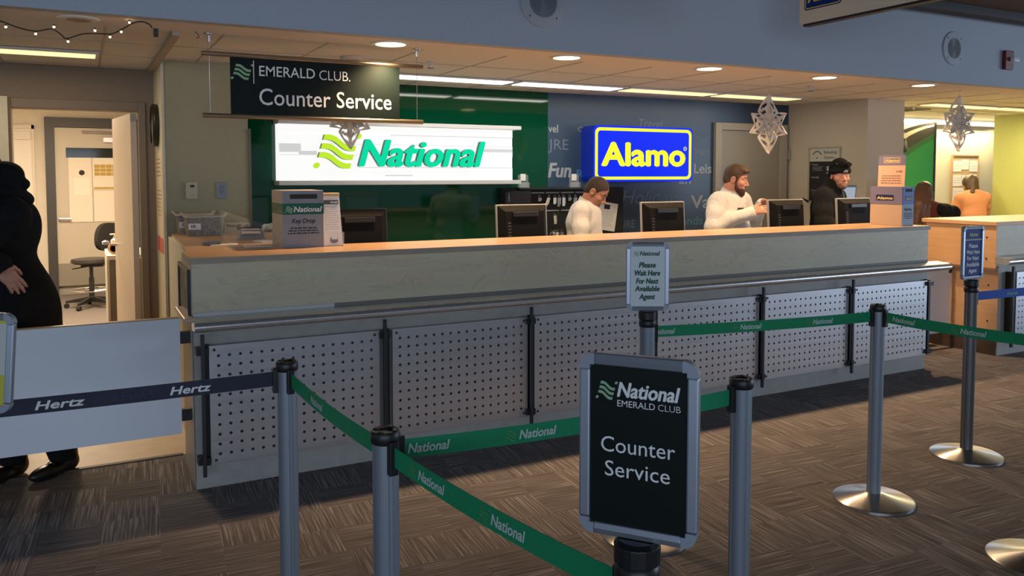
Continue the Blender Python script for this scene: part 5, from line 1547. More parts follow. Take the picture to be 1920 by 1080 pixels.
class Field:
    def __init__(s, lo, hi, h):
        s.lo, s.h = np.array(lo, float), h
        s.n = np.ceil((np.array(hi) - s.lo) / h).astype(int) + 1
        s.g = np.full(s.n, 0.5, dtype=np.float32)
        s.ax = [s.lo[i] + h * np.arange(s.n[i]) for i in range(3)]

    def _op(s, lo, hi, fn, k, mode):
        m = 1.5 * k + 3 * s.h
        a = np.clip(np.floor((lo - m - s.lo) / s.h).astype(int), 0, s.n)
        b = np.clip(np.ceil((hi + m - s.lo) / s.h).astype(int) + 1, 0, s.n)
        if (b <= a).any():
            return s
        sl = tuple(slice(a[i], b[i]) for i in range(3))
        X = s.ax[0][sl[0]][:, None, None]; Y = s.ax[1][sl[1]][None, :, None]; Z = s.ax[2][sl[2]][None, None, :]
        d = fn(X, Y, Z)
        g = s.g[sl]
        if mode == 'u':
            if k > 0:
                t = np.clip(0.5 + 0.5 * (g - d) / k, 0, 1)
                s.g[sl] = g * (1 - t) + d * t - k * t * (1 - t)
            else:
                s.g[sl] = np.minimum(g, d)
        elif mode == 's':
            if k > 0:
                t = np.clip(0.5 - 0.5 * (g + d) / k, 0, 1)
                s.g[sl] = g * (1 - t) - d * t + k * t * (1 - t)
            else:
                s.g[sl] = np.maximum(g, -d)
        return s

    def ell(s, c, r, R=None, k=0.02, mode='u'):
        c, r = np.asarray(c, float), np.asarray(r, float)
        R = np.eye(3) if R is None else R
        ext = np.abs(R) @ r

        def fn(X, Y, Z):
            x, y, z = X - c[0], Y - c[1], Z - c[2]
            p = [R[0, i] * x + R[1, i] * y + R[2, i] * z for i in range(3)]
            k0 = np.sqrt(sum((p[i] / r[i]) ** 2 for i in range(3))) + 1e-9
            k1 = np.sqrt(sum((p[i] / r[i] ** 2) ** 2 for i in range(3))) + 1e-9
            return k0 * (k0 - 1) / k1
        return s._op(c - ext, c + ext, fn, k, mode)

    def rc(s, a, b, ra, rb, k=0.02, mode='u'):
        a, b = np.asarray(a, float), np.asarray(b, float)
        ba = b - a
        L2 = ba @ ba + 1e-12
        m = max(ra, rb)

        def fn(X, Y, Z):
            x, y, z = X - a[0], Y - a[1], Z - a[2]
            t = np.clip((x * ba[0] + y * ba[1] + z * ba[2]) / L2, 0, 1)
            return np.sqrt((x - ba[0] * t) ** 2 + (y - ba[1] * t) ** 2 + (z - ba[2] * t) ** 2) - (ra + (rb - ra) * t)
        return s._op(np.minimum(a, b) - m, np.maximum(a, b) + m, fn, k, mode)

    def chain(s, pts, rs, k=0.02, mode='u'):
        for i in range(len(pts) - 1):
            s.rc(pts[i], pts[i + 1], rs[i], rs[i + 1], k, mode)
        return s

    def half(s, p, n, mode='s', k=0.004):
        """cut away the side n points to"""
        p, n = np.asarray(p, float), np.asarray(n, float)
        n = n / np.linalg.norm(n)
        X = s.ax[0][:, None, None]; Y = s.ax[1][None, :, None]; Z = s.ax[2][None, None, :]
        d = (p[0] - X) * n[0] + (p[1] - Y) * n[1] + (p[2] - Z) * n[2]
        s.g = np.maximum(s.g, -d).astype(np.float32)
        return s

    def ripple(s, amp, fx, fy, fz, ph=0.0):
        X = s.ax[0][:, None, None]; Y = s.ax[1][None, :, None]; Z = s.ax[2][None, None, :]
        s.g = (s.g + amp * np.sin(fx * X + 1.3 * np.sin(9 * Z) + ph) * np.sin(fy * Y + 1.1 * np.sin(7 * X + ph)) + amp * .8 * np.sin(fz * Z + 5 * X + 6 * Y + ph)).astype(np.float32)
        return s

    def surface(s):
        g = s.g
        ins = g < 0
        c = np.zeros(np.array(g.shape) - 1, dtype=np.int8)
        for dx in (0, 1):
            for dy in (0, 1):
                for dz in (0, 1):
                    c += ins[dx:ins.shape[0] - 1 + dx, dy:ins.shape[1] - 1 + dy, dz:ins.shape[2] - 1 + dz]
        cells = np.argwhere((c > 0) & (c < 8))
        idx = -np.ones(c.shape, dtype=np.int64)
        idx[tuple(cells.T)] = np.arange(len(cells))
        P = np.zeros((len(cells), 3)); W = np.zeros(len(cells))
        cor = [(i, j, k) for i in (0, 1) for j in (0, 1) for k in (0, 1)]
        val = {q: g[cells[:, 0] + q[0], cells[:, 1] + q[1], cells[:, 2] + q[2]] for q in cor}
        for q in cor:
            for ax in range(3):
                if q[ax] == 0:
                    q2 = tuple(1 if i == ax else q[i] for i in range(3))
                    a, b = val[q], val[q2]
                    m = (a < 0) != (b < 0)
                    t = np.where(m, a / np.where(m, a - b, 1), 0)
                    p = np.tile(np.array(q, float), (len(cells), 1))
                    p[:, ax] = t
                    P[m] += p[m]; W[m] += 1
        P = P / np.maximum(W, 1)[:, None]
        verts = s.lo + (cells + P) * s.h
        quads = []
        for ax in range(3):
            o = [i for i in range(3) if i != ax]
            sl0 = [slice(None)] * 3; sl1 = [slice(None)] * 3
            sl0[ax] = slice(0, -1); sl1[ax] = slice(1, None)
            A, B = ins[tuple(sl0)], ins[tuple(sl1)]
            e = np.argwhere(A != B)
            ok = (e[:, o[0]] > 0) & (e[:, o[1]] > 0) & (e[:, o[0]] < c.shape[o[0]]) & (e[:, o[1]] < c.shape[o[1]])
            e = e[ok]
            if not len(e):
                continue
            f = []
            for du, dv in ((-1, -1), (0, -1), (0, 0), (-1, 0)):
                q = e.copy(); q[:, o[0]] += du; q[:, o[1]] += dv
                f.append(idx[tuple(q.T)])
            f = np.stack(f, 1)
            fl = A[tuple(e.T)]
            if ax == 1:
                fl = ~fl
            f[~fl] = f[~fl][:, ::-1]
            quads.append(f)
        F = np.concatenate(quads)
        F = F[(F >= 0).all(1)]
        return verts, F

    def build(s, name, m, parent, M=None):
        v, f = s.surface()
        me = bpy.data.meshes.new(name)
        me.from_pydata(v.tolist(), [], f.tolist())
        me.materials.append(m)
        me.polygons.foreach_set('use_smooth', [True] * len(f))
        me.update()
        o = bpy.data.objects.new(name, me)
        COL.objects.link(o)
        o.parent = parent          # field coordinates are local to the person's own empty
        md = o.modifiers.new('smooth', 'SMOOTH'); md.factor = 0.5; md.iterations = 2
        return o


class Head:
    """local head frame: x forward, y to the person's left, z up, origin between the ears"""
    def __init__(s, c, R, k=1.0):
        s.c, s.R, s.k = np.asarray(c, float), R, k

    def p(s, x, y, z):
        return s.c + s.R @ (V3(x, y, z) * s.k)

    def ell(s, F, c, r, k=0.015, mode='u', R=None):
        F.ell(s.p(*c), np.array(r) * s.k, s.R if R is None else s.R @ R, k, mode)

    def rc(s, F, a, b, ra, rb, k=0.01, mode='u'):
        F.rc(s.p(*a), s.p(*b), ra * s.k, rb * s.k, k, mode)

    def skin(s, F, full=0.0):
        s.ell(F, (-0.012, 0, 0.045), (0.097, 0.075, 0.088), 0.0)
        s.ell(F, (0.022, 0, -0.030), (0.068, 0.060 + full, 0.082), 0.03)
        s.ell(F, (0.045, 0, -0.070), (0.045, 0.045 + full, 0.042), 0.02)      # jaw
        s.ell(F, (0.072, 0, -0.094), (0.024, 0.024, 0.020), 0.02)      # chin
        for y in (-1, 1):
            s.rc(F, (0.074, y * 0.012, 0.030), (0.066, y * 0.045, 0.028), 0.013, 0.010, 0.012)   # brow
            s.ell(F, (0.056, y * 0.046, -0.022), (0.026, 0.022, 0.022), 0.02)                     # cheek
            s.ell(F, (0.090, y * 0.031, 0.006), (0.016, 0.018, 0.012), 0.008, 's')                # eye socket
            s.ell(F, (0.0705, y * 0.030, 0.0095), (0.0150, 0.0155, 0.0095), 0.004)                 # upper lid
            s.ell(F, (0.0700, y * 0.030, -0.004), (0.0125, 0.0145, 0.0060), 0.004)                 # lower lid
            s.ell(F, (-0.012, y * 0.078, -0.004), (0.026, 0.009, 0.034), 0.006, R=RZ(y * 0.35))    # ear
            s.ell(F, (-0.006, y * 0.086, 0.000), (0.013, 0.006, 0.019), 0.004, 's', R=RZ(y * 0.35))
        s.rc(F, (0.082, 0, 0.018), (0.112, 0, -0.026), 0.009, 0.012, 0.010)      # nose
        s.rc(F, (0.096, -0.012, -0.032), (0.096, 0.012, -0.032), 0.009, 0.009, 0.006)
        s.rc(F, (0.083, -0.016, -0.058), (0.083, 0.016, -0.058), 0.008, 0.008, 0.008)
        s.rc(F, (0.080, -0.014, -0.070), (0.080, 0.014, -0.070), 0.008, 0.008, 0.006)
        s.rc(F, (0.098, -0.022, -0.0635), (0.098, 0.022, -0.0635), 0.0025, 0.0025, 0.003, 's')

    def features(s, root, iris=(0.03, 0.018, 0.01), brow=HAIR_DARK):
        for y in (-1, 1):
            e = MB(); e.ball(s.p(0.0725, y * 0.030, 0.0035), 0.0112 * s.k, 12)
            eo = e.build('eye', EYE_W, root, smooth=True); eo.matrix_parent_inverse = Matrix.Identity(4)
            q = MB(); q.ball(s.p(0.0798, y * 0.030, 0.0015), 0.0050 * s.k, 8)
            io = q.build('iris', mat('iris_%d' % int(iris[0] * 1000), iris, 0.2), None, smooth=True); io.parent = eo
            b = MB(); b.tube([s.p(0.0875, y * 0.012, 0.034), s.p(0.0845, y * 0.030, 0.040), s.p(0.070, y * 0.050, 0.034)], [0.0035 * s.k, 0.0048 * s.k, 0.0025 * s.k], 6)
            bo = b.build('eyebrow', brow, root, smooth=True); bo.matrix_parent_inverse = Matrix.Identity(4)
        lp = MB(); lp.tube([s.p(0.082, -0.022, -0.064), s.p(0.0915, -0.008, -0.060), s.p(0.0915, 0.008, -0.060), s.p(0.082, 0.022, -0.064)], [0.002 * s.k, 0.0045 * s.k, 0.0045 * s.k, 0.002 * s.k], 6)
        lp.tube([s.p(0.081, -0.019, -0.066), s.p(0.089, 0, -0.069), s.p(0.081, 0.019, -0.066)], [0.002 * s.k, 0.005 * s.k, 0.002 * s.k], 6)
        lo = lp.build('lip', LIP, root, smooth=True); lo.matrix_parent_inverse = Matrix.Identity(4)


def hand(F, wrist, d, palm_n, side, curl=0.5, k=1.0, spread=0.10):
    """five fingers off a palm: d along the hand, palm_n out of the palm, side +1/-1 thumb direction sign"""
    d = np.asarray(d, float); d = d / np.linalg.norm(d)
    n = np.asarray(palm_n, float); n = n - d * (n @ d); n = n / np.linalg.norm(n)
    t = np.cross(d, n) * side        # towards the thumb
    w = np.asarray(wrist, float)
    R = np.stack([d, t, n], 1)
    F.ell(w + d * 0.052 * k, np.array([0.052, 0.040, 0.0165]) * k, R, 0.02)
    F.ell(w + d * 0.075 * k, np.array([0.028, 0.041, 0.0145]) * k, R, 0.015)
    for i, (off, L) in enumerate(((0.030, 0.072), (0.010, 0.082), (-0.010, 0.076), (-0.029, 0.060))):
        p = w + d * (0.092 - 0.004 * abs(i - 1)) * k + t * off * k
        a = 0.0
        dirv = d + t * spread * (off / 0.03) * 0.6
        segs = (0.46, 0.30, 0.24)
        pts = [p]; rs = [0.0098 * k]
        for j, sg in enumerate(segs):
            a += curl * (0.6, 0.75, 0.5)[j] * (1 + 0.12 * i)
            v = dirv * math.cos(a) + n * math.sin(a)
            v = v / np.linalg.norm(v)
            pts.append(pts[-1] + v * L * sg * k); rs.append((0.0092, 0.0084, 0.0074)[j] * k)
        F.chain(pts, rs, 0.004)
    b = w + d * 0.026 * k + t * 0.026 * k
    p1 = b + (d * 0.55 + t * 0.70 + n * 0.30) * 0.040 * k
    p2 = p1 + (d * 0.85 + t * 0.30 + n * 0.30) * 0.030 * k
    p3 = p2 + (d * 0.90 + t * 0.10 + n * 0.30) * 0.024 * k
    F.chain([b, p1, p2, p3], [0.015 * k, 0.0115 * k, 0.010 * k, 0.0085 * k], 0.008)


def torso(F, T, g=1.0, gy=1.0, e=0.0, k=0.05, zp=0.93, belly=0.0):
    """pelvis to shoulders; T maps the upright local point to the posed one"""
    R = T[:3, :3]
    q = lambda x, y, z: (T @ np.array([x, y, z, 1.0]))[:3]
    F.ell(q(0, 0, zp), (0.112 * g + e, 0.165 * gy + e, 0.13 + e), R, k)
    F.ell(q(0.012 + belly * .5, 0, zp + 0.17), (0.108 * g + e + belly, 0.148 * gy + e + belly * .6, 0.16 + e), R, k)
    F.ell(q(0.0, 0, zp + 0.36), (0.115 * g + e, 0.165 * gy + e, 0.17 + e), R, k)
    return q


def arm(F, S, E, W, r=(0.056, 0.043, 0.030), e=0.0, k=0.03):
    m = S * .45 + E * .55
    F.chain([S, m, E, W], [r[0] + e, (r[0] * .45 + r[1] * .55) + e, r[1] + e, r[2] + e], k)


def legs(F, ank=((0.0, 0.10), (0.0, -0.10)), e=0.0, hip=0.92, k=0.03):
    for (ax_, ay) in ank:
        y = 0.09 if ay > 0 else -0.09
        F.chain([(0, y, hip - 0.02), ((ax_) * .5 + .015, (y + ay) / 2, 0.50), (ax_, ay, 0.09)], [0.085 + e, 0.058 + e, 0.042 + e], k)


def lean_T(a, zp=0.93, yaw=0.0):
    M = Matrix.Translation((0, 0, zp)) @ Matrix.Rotation(yaw, 4, 'Z') @ Matrix.Rotation(a, 4, 'Y') @ Matrix.Translation((0, 0, -zp))
    return np.array(M)


def shoe(root, x, y, heading=0.0, m=None, tall=0.10):
    F = Field((x - 0.22, y - 0.16, -0.01), (x + 0.30, y + 0.16, 0.20), 0.008)
    R = RZ(heading)
    q = lambda a, b, c: V3(x, y, 0) + R @ V3(a, b, c)
    F.ell(q(-0.03, 0, 0.045), (0.062, 0.040, 0.050), R, 0.0)
    F.ell(q(0.10, 0, 0.035), (0.105, 0.046, 0.040), R, 0.03)
    F.rc(q(-0.035, 0, 0.06), q(-0.03, 0, tall), 0.046, 0.048, 0.02)
    F.half((0, 0, 0.002), (0, 0, -1))
    return F.build('shoe', m or mat('black_leather', (0.012, 0.011, 0.010), 0.3), root)


def person(label, loc, rz, sc=1.0):
    t = thing('person', label, 'person', loc, rz)
    t.scale = (sc, sc, sc)
    return t


def collar(root, F_T, c, R, ra, hgt, m, gap=0.5, thick=0.005, flare=0.014):
    """folded shirt collar round the neck, open at the front; c centre, R orientation"""
    mb = MB()
    n = 22
    V = []
    for i in range(n + 1):
        a = gap + (2 * PI - 2 * gap) * i / n
        fr = abs(i / n - 0.5) * 2
        for r, z in ((ra, 0.0), (ra - 0.002, hgt), (ra + 0.004, hgt + 0.003), (ra + flare + 0.012 * fr ** 3, -0.010 - 0.022 * fr ** 3), (ra + flare - 0.004, -0.012 - 0.02 * fr ** 3)):
            p = c + R @ V3(r * math.cos(a), r * 0.98 * math.sin(a), z - 0.028 * (0.5 + 0.5 * math.cos(a)))
            V.append(tuple(p))
    F = []
    for i in range(n):
        for k in range(5):
            F.append((i * 5 + k, i * 5 + (k + 1) % 5, (i + 1) * 5 + (k + 1) % 5, (i + 1) * 5 + k))
    F += [(0, 1, 2, 3, 4), tuple(n * 5 + q for q in (4, 3, 2, 1, 0))]
    mb.add(V, F)
    o = mb.build('collar', m, None, smooth=True)
    o.parent = root
    return o


LO, HI = (-0.55, -0.55, -0.02), (0.65, 0.55, 1.95)


def q4(T, x, y, z):
    return (T @ np.array([x, y, z, 1.0]))[:3]


# ---- agent with cropped hair, head bowed, facing along the counter
def agent_cropped():
    root = person('person in a white shirt with cropped dark hair, head bowed in profile', (3.59, 5.66, 0), math.radians(-42), 0.955)
    T = lean_T(0.10)
    SL, SR = q4(T, 0, 0.18, 1.365), q4(T, 0, -0.18, 1.365)
    nb = q4(T, 0.0, 0, 1.415)
    hc = q4(T, 0.075, 0, 1.535)
    H = Head(hc, RY(0.66) @ RZ(-0.10), 1.01)
    ER, WR = q4(T, 0.03, -0.255, 1.13), V3(0.29, -0.20, 1.05)
    EL, WL = q4(T, 0.05, 0.25, 1.13), V3(0.33, 0.12, 1.04)
    B = Field(LO, HI, 0.0062)
    torso(B, T, 0.95, 0.95)
    B.rc(SL, SR, 0.058, 0.058, 0.04)
    for S_ in (SL, SR):
        B.rc(nb + V3(-0.01, 0, -0.015), S_, 0.042, 0.046, 0.03)
    B.rc(nb, H.p(-0.025, 0, -0.055), 0.062, 0.056, 0.03)
    legs(B)
    B.chain([(0.0, 0.1, 0.05), (0.13, 0.1, 0.03)], [0.035, 0.028], 0.02); B.chain([(0.0, -0.1, 0.05), (0.13, -0.1, 0.03)], [0.035, 0.028], 0.02)
    arm(B, SR, ER, WR); arm(B, SL, EL, WL)
    hand(B, WR, (0.95, 0.15, -0.25), (0.2, 0.25, -1), -1, 0.45)
    hand(B, WL, (0.95, -0.25, -0.2), (0.2, -0.2, -1), 1, 0.45)
    H.skin(B)
    B.build('body', SKIN_A, root)
    # cropped hair
    A = Field(hc - 0.2, hc + 0.2, 0.005)
    H.ell(A, (-0.012, 0, 0.046), (0.1005, 0.0785, 0.0915), 0.0)
    H.ell(A, (-0.055, 0, -0.005), (0.055, 0.062, 0.06), 0.02)
    A.half(H.p(0.066, 0, 0.06), H.R @ V3(1, 0, -0.25))
    H.ell(A, (0.10, 0, 0.015), (0.085, 0.12, 0.062), 0.0, 's')
    H.ell(A, (-0.012, 0.08, -0.012), (0.033, 0.03, 0.042), 0.0, 's'); H.ell(A, (-0.012, -0.08, -0.012), (0.033, 0.03, 0.042), 0.0, 's')
    A.half(H.p(-0.05, 0, -0.055), H.R @ V3(0.2, 0, -1))
    A.build('hair', nmat('cropped_hair', (0.022, 0.014, 0.010), (0.050, 0.031, 0.022), (300, 300, 100), 0.8), root)
    # stubble round the jaw
    S = Field(hc - 0.2, hc + 0.2, 0.005)
    H.ell(S, (0.047, 0, -0.072), (0.046, 0.046, 0.043), 0.0); H.ell(S, (0.073, 0, -0.095), (0.025, 0.026, 0.021), 0.015)
    H.rc(S, (0.087, -0.022, -0.052), (0.087, 0.022, -0.052), 0.0055, 0.0055, 0.004)
    H.ell(S, (0.10, 0, -0.064), (0.035, 0.020, 0.0085), 0.0, 's')
    S.half(H.p(0, 0, -0.046), H.R @ V3(0.0, 0, 1))
    S.build('beard', nmat('stubble', (0.16, 0.085, 0.055), (0.24, 0.125, 0.08), (260, 260, 260), 0.8), root)
    H.features(root)
    Sh = Field(LO, HI, 0.0075)
    torso(Sh, T, 1.20, 1.03, 0.012, belly=0.02)
    Sh.rc(SL, SR, 0.068, 0.068, 0.04)
    Sh.rc(nb - V3(0, 0, 0.03), nb + V3(0.012, 0, 0.010), 0.078, 0.070, 0.02)
    arm(Sh, SR, ER, WR, (0.064, 0.054, 0.042), 0.008); arm(Sh, SL, EL, WL, (0.064, 0.054, 0.042), 0.008)
    Sh.half((0, 0, 0.86), (0, 0, -1))
    for S_ in (SL, SR):
        Sh.rc(nb + V3(-0.01, 0, -0.022), S_, 0.050, 0.058, 0.03)
    Sh.rc(nb + V3(0.012, 0, 0.035), H.p(-0.02, 0, 0.0), 0.064, 0.10, 0.004, 's')
    Sh.ripple(0.0048, 30, 26, 34, 0.6)
    Sh.build('shirt', SHIRT, root)
    collar(root, T, nb + V3(0.014, 0, 0.022), RY(0.25), 0.070, 0.042, SHIRT, flare=0.018)
    P = Field(LO, (0.65, 0.55, 1.05), 0.011)
    P.ell((0, 0, 0.92), (0.125, 0.175, 0.13), None, 0.0); legs(P, e=0.014); P.half((0, 0, 0.03), (0, 0, -1)); P.half((0, 0, 1.0), (0, 0, 1))
    P.build('trousers', TROUSERS, root)
    shoe(root, 0.0, 0.10); shoe(root, 0.0, -0.10)
    bd = MB(frame((0.152, 0.045, 1.265), (0, 1, 0))).box(-0.03, 0.03, -0.008, 0.008, -0.03, 0.003)
    o = bd.build('name_badge', BLACK, None, bev=0.002); o.parent = root


agent_cropped()


# ---- bearded agent, hands raised before the chest
def agent_bearded():
    root = person('person in a white shirt with a brown beard, hands raised before the chest', (5.08, 5.58, 0), math.radians(-72), 0.995)
    T = lean_T(0.05)
    SL, SR = q4(T, 0, 0.205, 1.375), q4(T, 0, -0.205, 1.375)
    nb = q4(T, 0.0, 0, 1.43)
    hc = q4(T, 0.055, 0, 1.57)
    H = Head(hc, RZ(0.34) @ RY(0.24), 1.0)
    ER, WR = V3(0.06, -0.32, 1.165), V3(0.27, -0.05, 1.285)
    EL, WL = V3(0.10, 0.28, 1.165), V3(0.27, 0.12, 1.345)
    B = Field(LO, HI, 0.0062)
    torso(B, T, 1.12, 1.12, belly=0.03)
    B.rc(SL, SR, 0.064, 0.064, 0.04)
    for S_ in (SL, SR):
        B.rc(nb + V3(-0.01, 0, -0.015), S_, 0.042, 0.046, 0.03)
    B.rc(nb, H.p(-0.025, 0, -0.055), 0.070, 0.064, 0.03)
    legs(B)
    B.chain([(0.0, 0.1, 0.05), (0.13, 0.1, 0.03)], [0.035, 0.028], 0.02); B.chain([(0.0, -0.1, 0.05), (0.13, -0.1, 0.03)], [0.035, 0.028], 0.02)
    arm(B, SR, ER, WR); arm(B, SL, EL, WL)
    hand(B, WR, (0.75, 0.45, 0.25), (0.1, 0.9, -0.3), 1, 0.55)
    hand(B, WL, (0.85, -0.10, 0.18), (0.1, -0.7, -0.6), -1, 0.60)
    H.skin(B, 0.006)
    B.build('body', SKIN_B, root)
    A = Field(hc - 0.22, hc + 0.22, 0.005)
    H.ell(A, (-0.012, 0, 0.048), (0.104, 0.081, 0.094), 0.0)
    H.ell(A, (0.035, 0, 0.098), (0.058, 0.062, 0.034), 0.02)
    H.rc(A, (0.066, -0.042, 0.090), (0.078, 0.03, 0.098), 0.018, 0.020, 0.02)
    H.ell(A, (-0.055, 0, -0.005), (0.058, 0.066, 0.065), 0.02)
    H.ell(A, (0.105, 0, 0.005), (0.085, 0.13, 0.075), 0.0, 's')
    for y in (-1, 1):
        H.ell(A, (-0.008, y * 0.085, -0.012), (0.030, 0.03, 0.040), 0.0, 's')
        H.rc(A, (0.022, y * 0.070, 0.03), (0.018, y * 0.070, -0.03), 0.012, 0.009, 0.006)
    A.half(H.p(-0.05, 0, -0.06), H.R @ V3(0.25, 0, -1))
    A.build('hair', HAIR_BROWN, root)
    S = Field(hc - 0.2, hc + 0.22, 0.005)
    H.ell(S, (0.046, 0, -0.076), (0.052, 0.056, 0.046), 0.0); H.ell(S, (0.074, 0, -0.105), (0.032, 0.034, 0.034), 0.02)
    for y in (-1, 1):
        H.rc(S, (0.020, y * 0.066, -0.025), (0.030, y * 0.058, -0.070), 0.010, 0.016, 0.015)
    H.rc(S, (0.091, -0.024, -0.052), (0.091, 0.024, -0.052), 0.008, 0.008, 0.006)
    H.ell(S, (0.105, 0, -0.065), (0.030, 0.018, 0.007), 0.0, 's')
    H.ell(S, (0.085, 0.042, -0.022), (0.05, 0.030, 0.030), 0.0, 's'); H.ell(S, (0.085, -0.042, -0.022), (0.05, 0.030, 0.030), 0.0, 's')
    S.half(H.p(0.05, 0, -0.044), H.R @ V3(0.5, 0, 1))
    S.build('beard', BEARD, root)
    H.features(root, brow=HAIR_BROWN)
    Sh = Field(LO, HI, 0.0075)
    torso(Sh, T, 1.2, 1.16, 0.013, belly=0.04)
    Sh.rc(SL, SR, 0.078, 0.078, 0.04)
    Sh.rc(nb - V3(0, 0, 0.03), nb + V3(0.012, 0, 0.010), 0.088, 0.079, 0.02)
    arm(Sh, SR, ER, WR, (0.072, 0.062, 0.042), 0.010); arm(Sh, SL, EL, WL, (0.072, 0.062, 0.042), 0.010)
    Sh.half((0, 0, 0.86), (0, 0, -1))
    for S_ in (SL, SR):
        Sh.rc(nb + V3(-0.01, 0, -0.022), S_, 0.050, 0.058, 0.03)
    Sh.rc(nb + V3(0.012, 0, 0.035), H.p(-0.02, 0, 0.0), 0.064, 0.10, 0.004, 's')
    # sleeves end at the cuffs
    Sh.ell(WR + V3(0.075, 0.045, 0.025), (0.07, 0.07, 0.07), None, 0.0, 's'); Sh.ell(WL + V3(0.085, -0.01, 0.018), (0.07, 0.07, 0.07), None, 0.0, 's')
    Sh.ripple(0.0052, 28, 26, 32, 2.0)
    Sh.build('shirt', SHIRT, root)
    collar(root, T, nb + V3(0.014, 0, 0.022), RY(0.20), 0.079, 0.042, SHIRT, flare=0.018)
    P = Field(LO, (0.65, 0.55, 1.05), 0.011)
    P.ell((0, 0, 0.92), (0.15, 0.20, 0.13), None, 0.0); legs(P, e=0.016); P.half((0, 0, 0.03), (0, 0, -1)); P.half((0, 0, 1.0), (0, 0, 1))
    P.build('trousers', TROUSERS, root)
    shoe(root, 0.0, 0.10); shoe(root, 0.0, -0.10)
    bd = MB(frame((0.19, -0.075, 1.315), (0.25, 0.97, 0))).box(-0.022, 0.022, -0.007, 0.007, -0.03, 0.004)
    o = bd.build('name_badge', BLACK, None, bev=0.002); o.parent = root
    bt = MB()
    for z in (1.36, 1.28, 1.20, 1.12, 1.04):
        bt = MB(); bt.ball((0.205 if z < 1.3 else 0.19, 0.0, z), 0.006, 8)
        o = bt.build('button', mat('pale_button', (0.6, 0.58, 0.55), 0.4), None); o.parent = root


agent_bearded()


